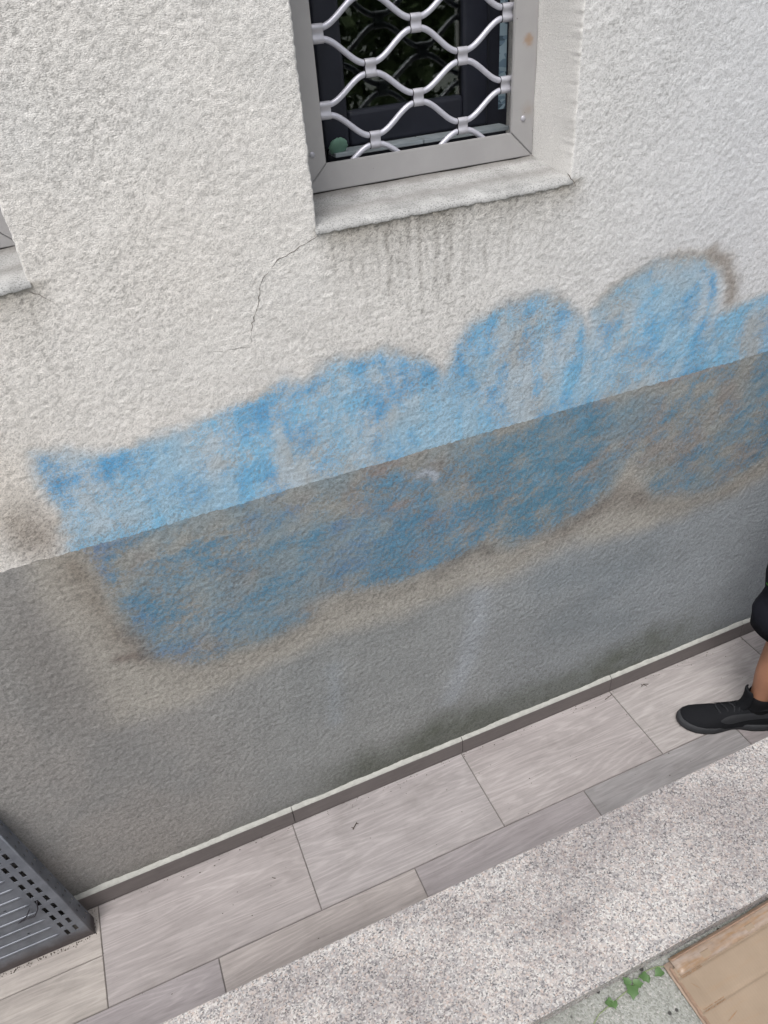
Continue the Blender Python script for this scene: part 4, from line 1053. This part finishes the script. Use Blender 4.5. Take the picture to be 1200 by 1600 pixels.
# shorts: one loose tube per leg joined at the waist
def loft(name, rings, mat, parent, caps=False, smooth=True):
    n = len(rings[0]); V = [p for r in rings for p in r]; F = [(i*n+k, i*n+(k+1) % n, (i+1)*n+(k+1) % n, (i+1)*n+k) for i in range(len(rings)-1) for k in range(n)]
    if caps: F += [tuple(range(n))[::-1], tuple(range((len(rings)-1)*n, len(rings)*n))]
    return mesh(name, V, F, mat, parent, smooth)
def ring(c, rx, ry, n=48, fold=0, ph=0, tilt=(0, 0)):
    R_ = []
    for k in range(n):
        a = 2*math.pi*k/n; f = 1+fold*(math.sin(a*5+ph)*.6+math.sin(a*3+ph*1.7)*.5+math.sin(a*9-ph)*.25)
        x = math.cos(a)*rx*f; y = math.sin(a)*ry*f; R_.append((c[0]+x, c[1]+y, c[2]+x*tilt[0]+y*tilt[1]))
    return R_
def leg_shorts(Hp, Kp, zh, lab):
    rs = []
    for i in range(0, 17):
        t = i/16; z = zh+(Hp[2]+.03-zh)*t
        # follow the thigh
        u = (z-Kp[2])/(Hp[2]-Kp[2]); c = lerp(Kp, Hp, max(min(u, 1.05), -.12)); c = (c[0]+(.012 if z < Kp[2] else 0), c[1], z)
        r_ = .092+.024*sstep(.0, .5, np.array(t)).item()-.016*(t > .9)
        bulge = .016*math.exp(-((t-.10)/.10)**2)-.012*math.exp(-((t-.24)/.07)**2)+.010*math.exp(-((t-.42)/.1)**2)
        rs.append(ring(c, r_+bulge, r_+bulge*.6, 56, .035*(1-t*.5), 1.3+t*5, (-.10*(1-t), 0)))
    inner = [[((p[0]-rs[0][0][0])*0+p[0]+(c_[0]-p[0])*.04, p[1]+(c_[1]-p[1])*.04, p[2]+.01) for p in rs[0]] for c_ in [(sum(q[0] for q in rs[0])/56, sum(q[1] for q in rs[0])/56)]]
    return inner+rs
rsA = leg_shorts(Hh, K, .445, 'a'); rsB = leg_shorts(H2, K2, .440, 'b')
sh_root = loft('shorts', rsA, M['shorts'], ppl)
loft('shorts_leg', rsB, M['shorts'], sh_root)
loft('waistband', [ring((.15, -.09, z), rx, ry, 48, .01, z*9) for z, rx, ry in ((.90, .165, .215), (.96, .165, .20), (1.02, .155, .18), (1.05, .15, .17))], M['shorts'], sh_root)
loft('shirt', [ring((.145, -.09, z), rx, ry, 48, .012, z*7) for z, rx, ry in ((.98, .172, .20), (1.1, .155, .18), (1.25, .150, .19), (1.38, .15, .205), (1.46, .11, .175), (1.51, .065, .07))], M['shirt'], ppl)
for s_, e_ in ((sR, eR), (sL, eL)):
    loft('sleeve', [ring(lerp(s_, e_, t), .072-.006*t, .072-.006*t, 32, .02, t*4) for t in (-.12, .1, .3, .55, .7)], M['shirt'], ppl)
# green squiggle printed on the shorts, towards the wall side
G = []
for i in range(0, 29):
    t = i/28; a = math.radians(150+22*math.sin(t*7)+t*14); z = .625+.09*t
    u = (z-K[2])/(Hh[2]-K[2]); c = lerp(K, Hh, u); G.append((c[0]+math.cos(a)*.113, c[1]+math.sin(a)*.113, z))
V, F = tube(G, .0035, 6); mesh('green_print', V, F, M['green'], sh_root, True)

# shoes: lofted uppers on flared soles, local frame toe at +X then rotated
def shoe(ax, ay, rot):
    piv = bpy.data.objects.new('shoe', None); COL.objects.link(piv); piv.parent = ppl; piv.location = (ax, ay, 0); piv.rotation_euler = (0, 0, rot); piv.scale = (1.05, 1.06, 1.02)
    # stations measured from the heel (x=-.075) to the toe (x=.235)
    st = [(-.078, .018, .0, .072), (-.070, .032, .0, .080), (-.045, .041, .0, .086), (-.010, .041, 0, .088), (.030, .038, .001, .086), (.065, .038, .003, .078), (.10, .042, .004, .069), (.135, .047, .004, .061), (.165, .0475, .003, .055), (.19, .044, .001, .050), (.212, .036, -.002, .044), (.226, .024, -.004, .036), (.232, .010, -.005, .028)]
    rings_ = []
    for x, hw_, cy, top in st:
        R_ = []; n = 24
        for k in range(n+1):
            a = math.pi*k/n; ca, sa = math.cos(a), math.sin(a)
            R_.append((x, cy+hw_*math.copysign(abs(ca)**.8, ca), .018+(top-.018)*(sa**.85 if sa > 0 else 0)))
        rings_.append(R_)
    V = [p for r in rings_ for p in r]; n = 25; F = [(i*n+k, (i+1)*n+k, (i+1)*n+k+1, i*n+k+1) for i in range(len(rings_)-1) for k in range(n-1)]
    F += [tuple(range(n)), tuple(range((len(rings_)-1)*n, len(rings_)*n))[::-1]]
    mesh('shoe_upper', V, F, M['shoe'], piv, True)
    # sole: forefoot pad and flared heel pad meeting in a waist
    R_ = []
    so_ = [(-.092, .012), (-.086, .032), (-.060, .047), (-.02, .049), (.015, .046), (.05, .037), (.075, .036), (.105, .044), (.135, .0515), (.165, .0525), (.195, .048), (.218, .038), (.234, .024), (.241, .008)]
    out = [(x, .003*math.sin(x*14)+w_) for x, w_ in so_]+[(x, .003*math.sin(x*14)-w_) for x, w_ in so_[::-1]]
    n = len(out); prof = [(-.006, .000), (0, .004), (.001, .012), (-.001, .020), (-.005, .027), (-.012, .028)]
    V = []
    for off, z in prof:
        for x, y in out:
            cx_ = .075; k = 1+off/.05*.5; zz = z+(.008*max(0, (x-.17)/.07)**2 if z < .01 else .004*max(0, (x-.17)/.07)); V.append((cx_+(x-cx_)*(1+off*4), y*k, zz))
    F = [(i*n+k, i*n+(k+1) % n, (i+1)*n+(k+1) % n, (i+1)*n+k) for i in range(len(prof)-1) for k in range(n)]+[tuple(range(n))[::-1], tuple(range((len(prof)-1)*n, len(prof)*n))]
    mesh('sole', V, F, M['sole'], piv, True)
    # midfoot overlay strap along the outer side, both sides
    for sgn in (1, -1):
        V = []; F = []
        for i in range(15):
            t = i/14; x = .120-.185*t; 
            hw_ = np.interp(x, [s_[0] for s_ in st], [s_[1] for s_ in st]); tp = np.interp(x, [s_[0] for s_ in st], [s_[3] for s_ in st]); cy = np.interp(x, [s_[0] for s_ in st], [s_[2] for s_ in st])
            lo_, hi_ = (14+20*t, 62-14*math.sin(t*2.2)); w9 = min(1, (t*5+.02))**.5; md = lo_*.45+hi_*.55; lo_, hi_ = md+(lo_-md)*w9, md+(hi_-md)*w9
            for q in range(6):
                a = math.radians(lo_+(hi_-lo_)*q/5); V.append((x, cy+sgn*(hw_+.0018)*math.cos(a)**.8, .018+(tp-.016)*math.sin(a)**.85+.001))
        for i in range(14):
            for q in range(5): a = i*6+q; F.append((a, a+1, a+7, a+6))
        mesh('overlay', V, F, M['overlay'], piv, True)
    # laces
    for i in range(5):
        x = .118-.020*i; tp = np.interp(x, [s_[0] for s_ in st], [s_[3] for s_ in st])
        P = [(x+.006*math.sin(k*.5+i), -.021+.042*k/8, tp+.004-.0085*((k-4)/4)**2*1.2) for k in range(9)]
        V, F = tube(P, .0026, 6); mesh('lace', V, F, M['lace'], piv, True)
    # padded tongue standing up in front of the ankle
    V = []; F = []; prof = [(.060, .074, .020, .004), (.050, .090, .023, .005), (.044, .108, .025, .006), (.044, .135, .026, .006), (.046, .154, .024, .006), (.047, .161, .018, .004)]
    n = 16
    for x, z, hw_, th in prof:
        for k in range(n): a = 2*math.pi*k/n; V.append((x+th*math.sin(a)-.012*(math.cos(a))**2, hw_*math.cos(a), z+.006*math.sin(a)))
    F = [(i*n+k, i*n+(k+1) % n, (i+1)*n+(k+1) % n, (i+1)*n+k) for i in range(len(prof)-1) for k in range(n)]+[tuple(range((len(prof)-1)*n, len(prof)*n))]
    mesh('tongue', V, F, M['shoe'], piv, True)
    # collar rim and heel tab
    P = []
    for k in range(29): a = 2*math.pi*k/28; P.append((-.012+.047*math.cos(a), .031*math.sin(a), .086+.014*(1-math.cos(a))/2))
    V, F = tube(P, .0065, 8, False); mesh('collar', V, F, M['shoe'], piv, True)
    loft('sock', [ring((-.004+dx_, 0, z), rx, ry, 32) for z, rx, ry, dx_ in ((.07, .045, .034, 0), (.09, .043, .035, 0), (.115, .041, .036, 0), (.135, .040, .036, 0), (.138, .036, .033, 0))], M['sock'], piv)
    return piv
shoe(0, 0, math.radians(180-24)); shoe(A2[0], A2[1], math.radians(180-5))

# ------------------------------------------------------------------ garden behind the viewpoint (seen in the window panes)
def hedge(name, x0, x1, y, zt, label, cat, nl, seed, dens=.4):
    rnd = random.Random(seed); e = empty(name, ((x0+x1)/2, y, .672), label, cat, 'shrubs across the garden')
    V = []; F = []
    for k in range(nl):
        cx_ = rnd.gauss(0, .42)*(x1-x0)/1.3; cz_ = rnd.random()**.8*(zt-.7); cy_ = rnd.gauss(0, dens)
        # sparse openings low in the foliage through which the pale ground beyond shows
        wx_, wy_, wz_ = (x0+x1)/2+cx_, y+cy_, .672+cz_; f_ = 6.466/(1.866-wy_); hx, hz = wx_*f_, 2.18+(wz_-2.18)*f_
        if any(((hx-a_)/ra)**2+((hz-b_)/rb)**2 < rnd.uniform(.6, 1.3) for a_, b_, ra, rb in ((2.55, 1.37, .10, .05), (3.20, 1.31, .13, .08), (3.0, 1.55, .05, .03), (2.5, 1.62, .04, .02))): continue
        s_ = rnd.uniform(.03, .075); R_ = Euler((rnd.uniform(0, 6.3), rnd.uniform(0, 6.3), rnd.uniform(0, 6.3))).to_matrix(); c = Vector((cx_, cy_, cz_))
        q = [c+R_ @ Vector(v) for v in ((-s_*.5, 0, 0), (0, -s_, 0), (s_*.5, 0, 0), (0, s_, 0))]; a = len(V); V += q; F.append((a, a+1, a+2, a+3))
    o = mesh('foliage', V, F, M['hedge'], e); o['kind'] = 'stuff'
    for k in range(4):
        bx = rnd.uniform(-.4, .4)*(x1-x0); V, F = tube([(bx, 0, 0), (bx+rnd.uniform(-.2, .2), .05, (zt-.7)*.5), (bx+rnd.uniform(-.4, .4), 0, (zt-.7)*.85)], [.05, .035, .015], 7); mesh('trunk', V, F, M['bark'], e, True)
hedge('shrub', 1.0, 4.2, -4.6, 2.8, 'tall dense dark green shrub across the garden, nearest the camera', 'shrub', 9000, 3)
hedge('shrub', 3.4, 6.6, -5.6, 3.0, 'dark green shrub across the garden to the right', 'shrub', 9000, 4)
hedge('shrub', -2.8, 1.4, -5.4, 2.7, 'dark green shrub across the garden to the left', 'shrub', 9000, 5)
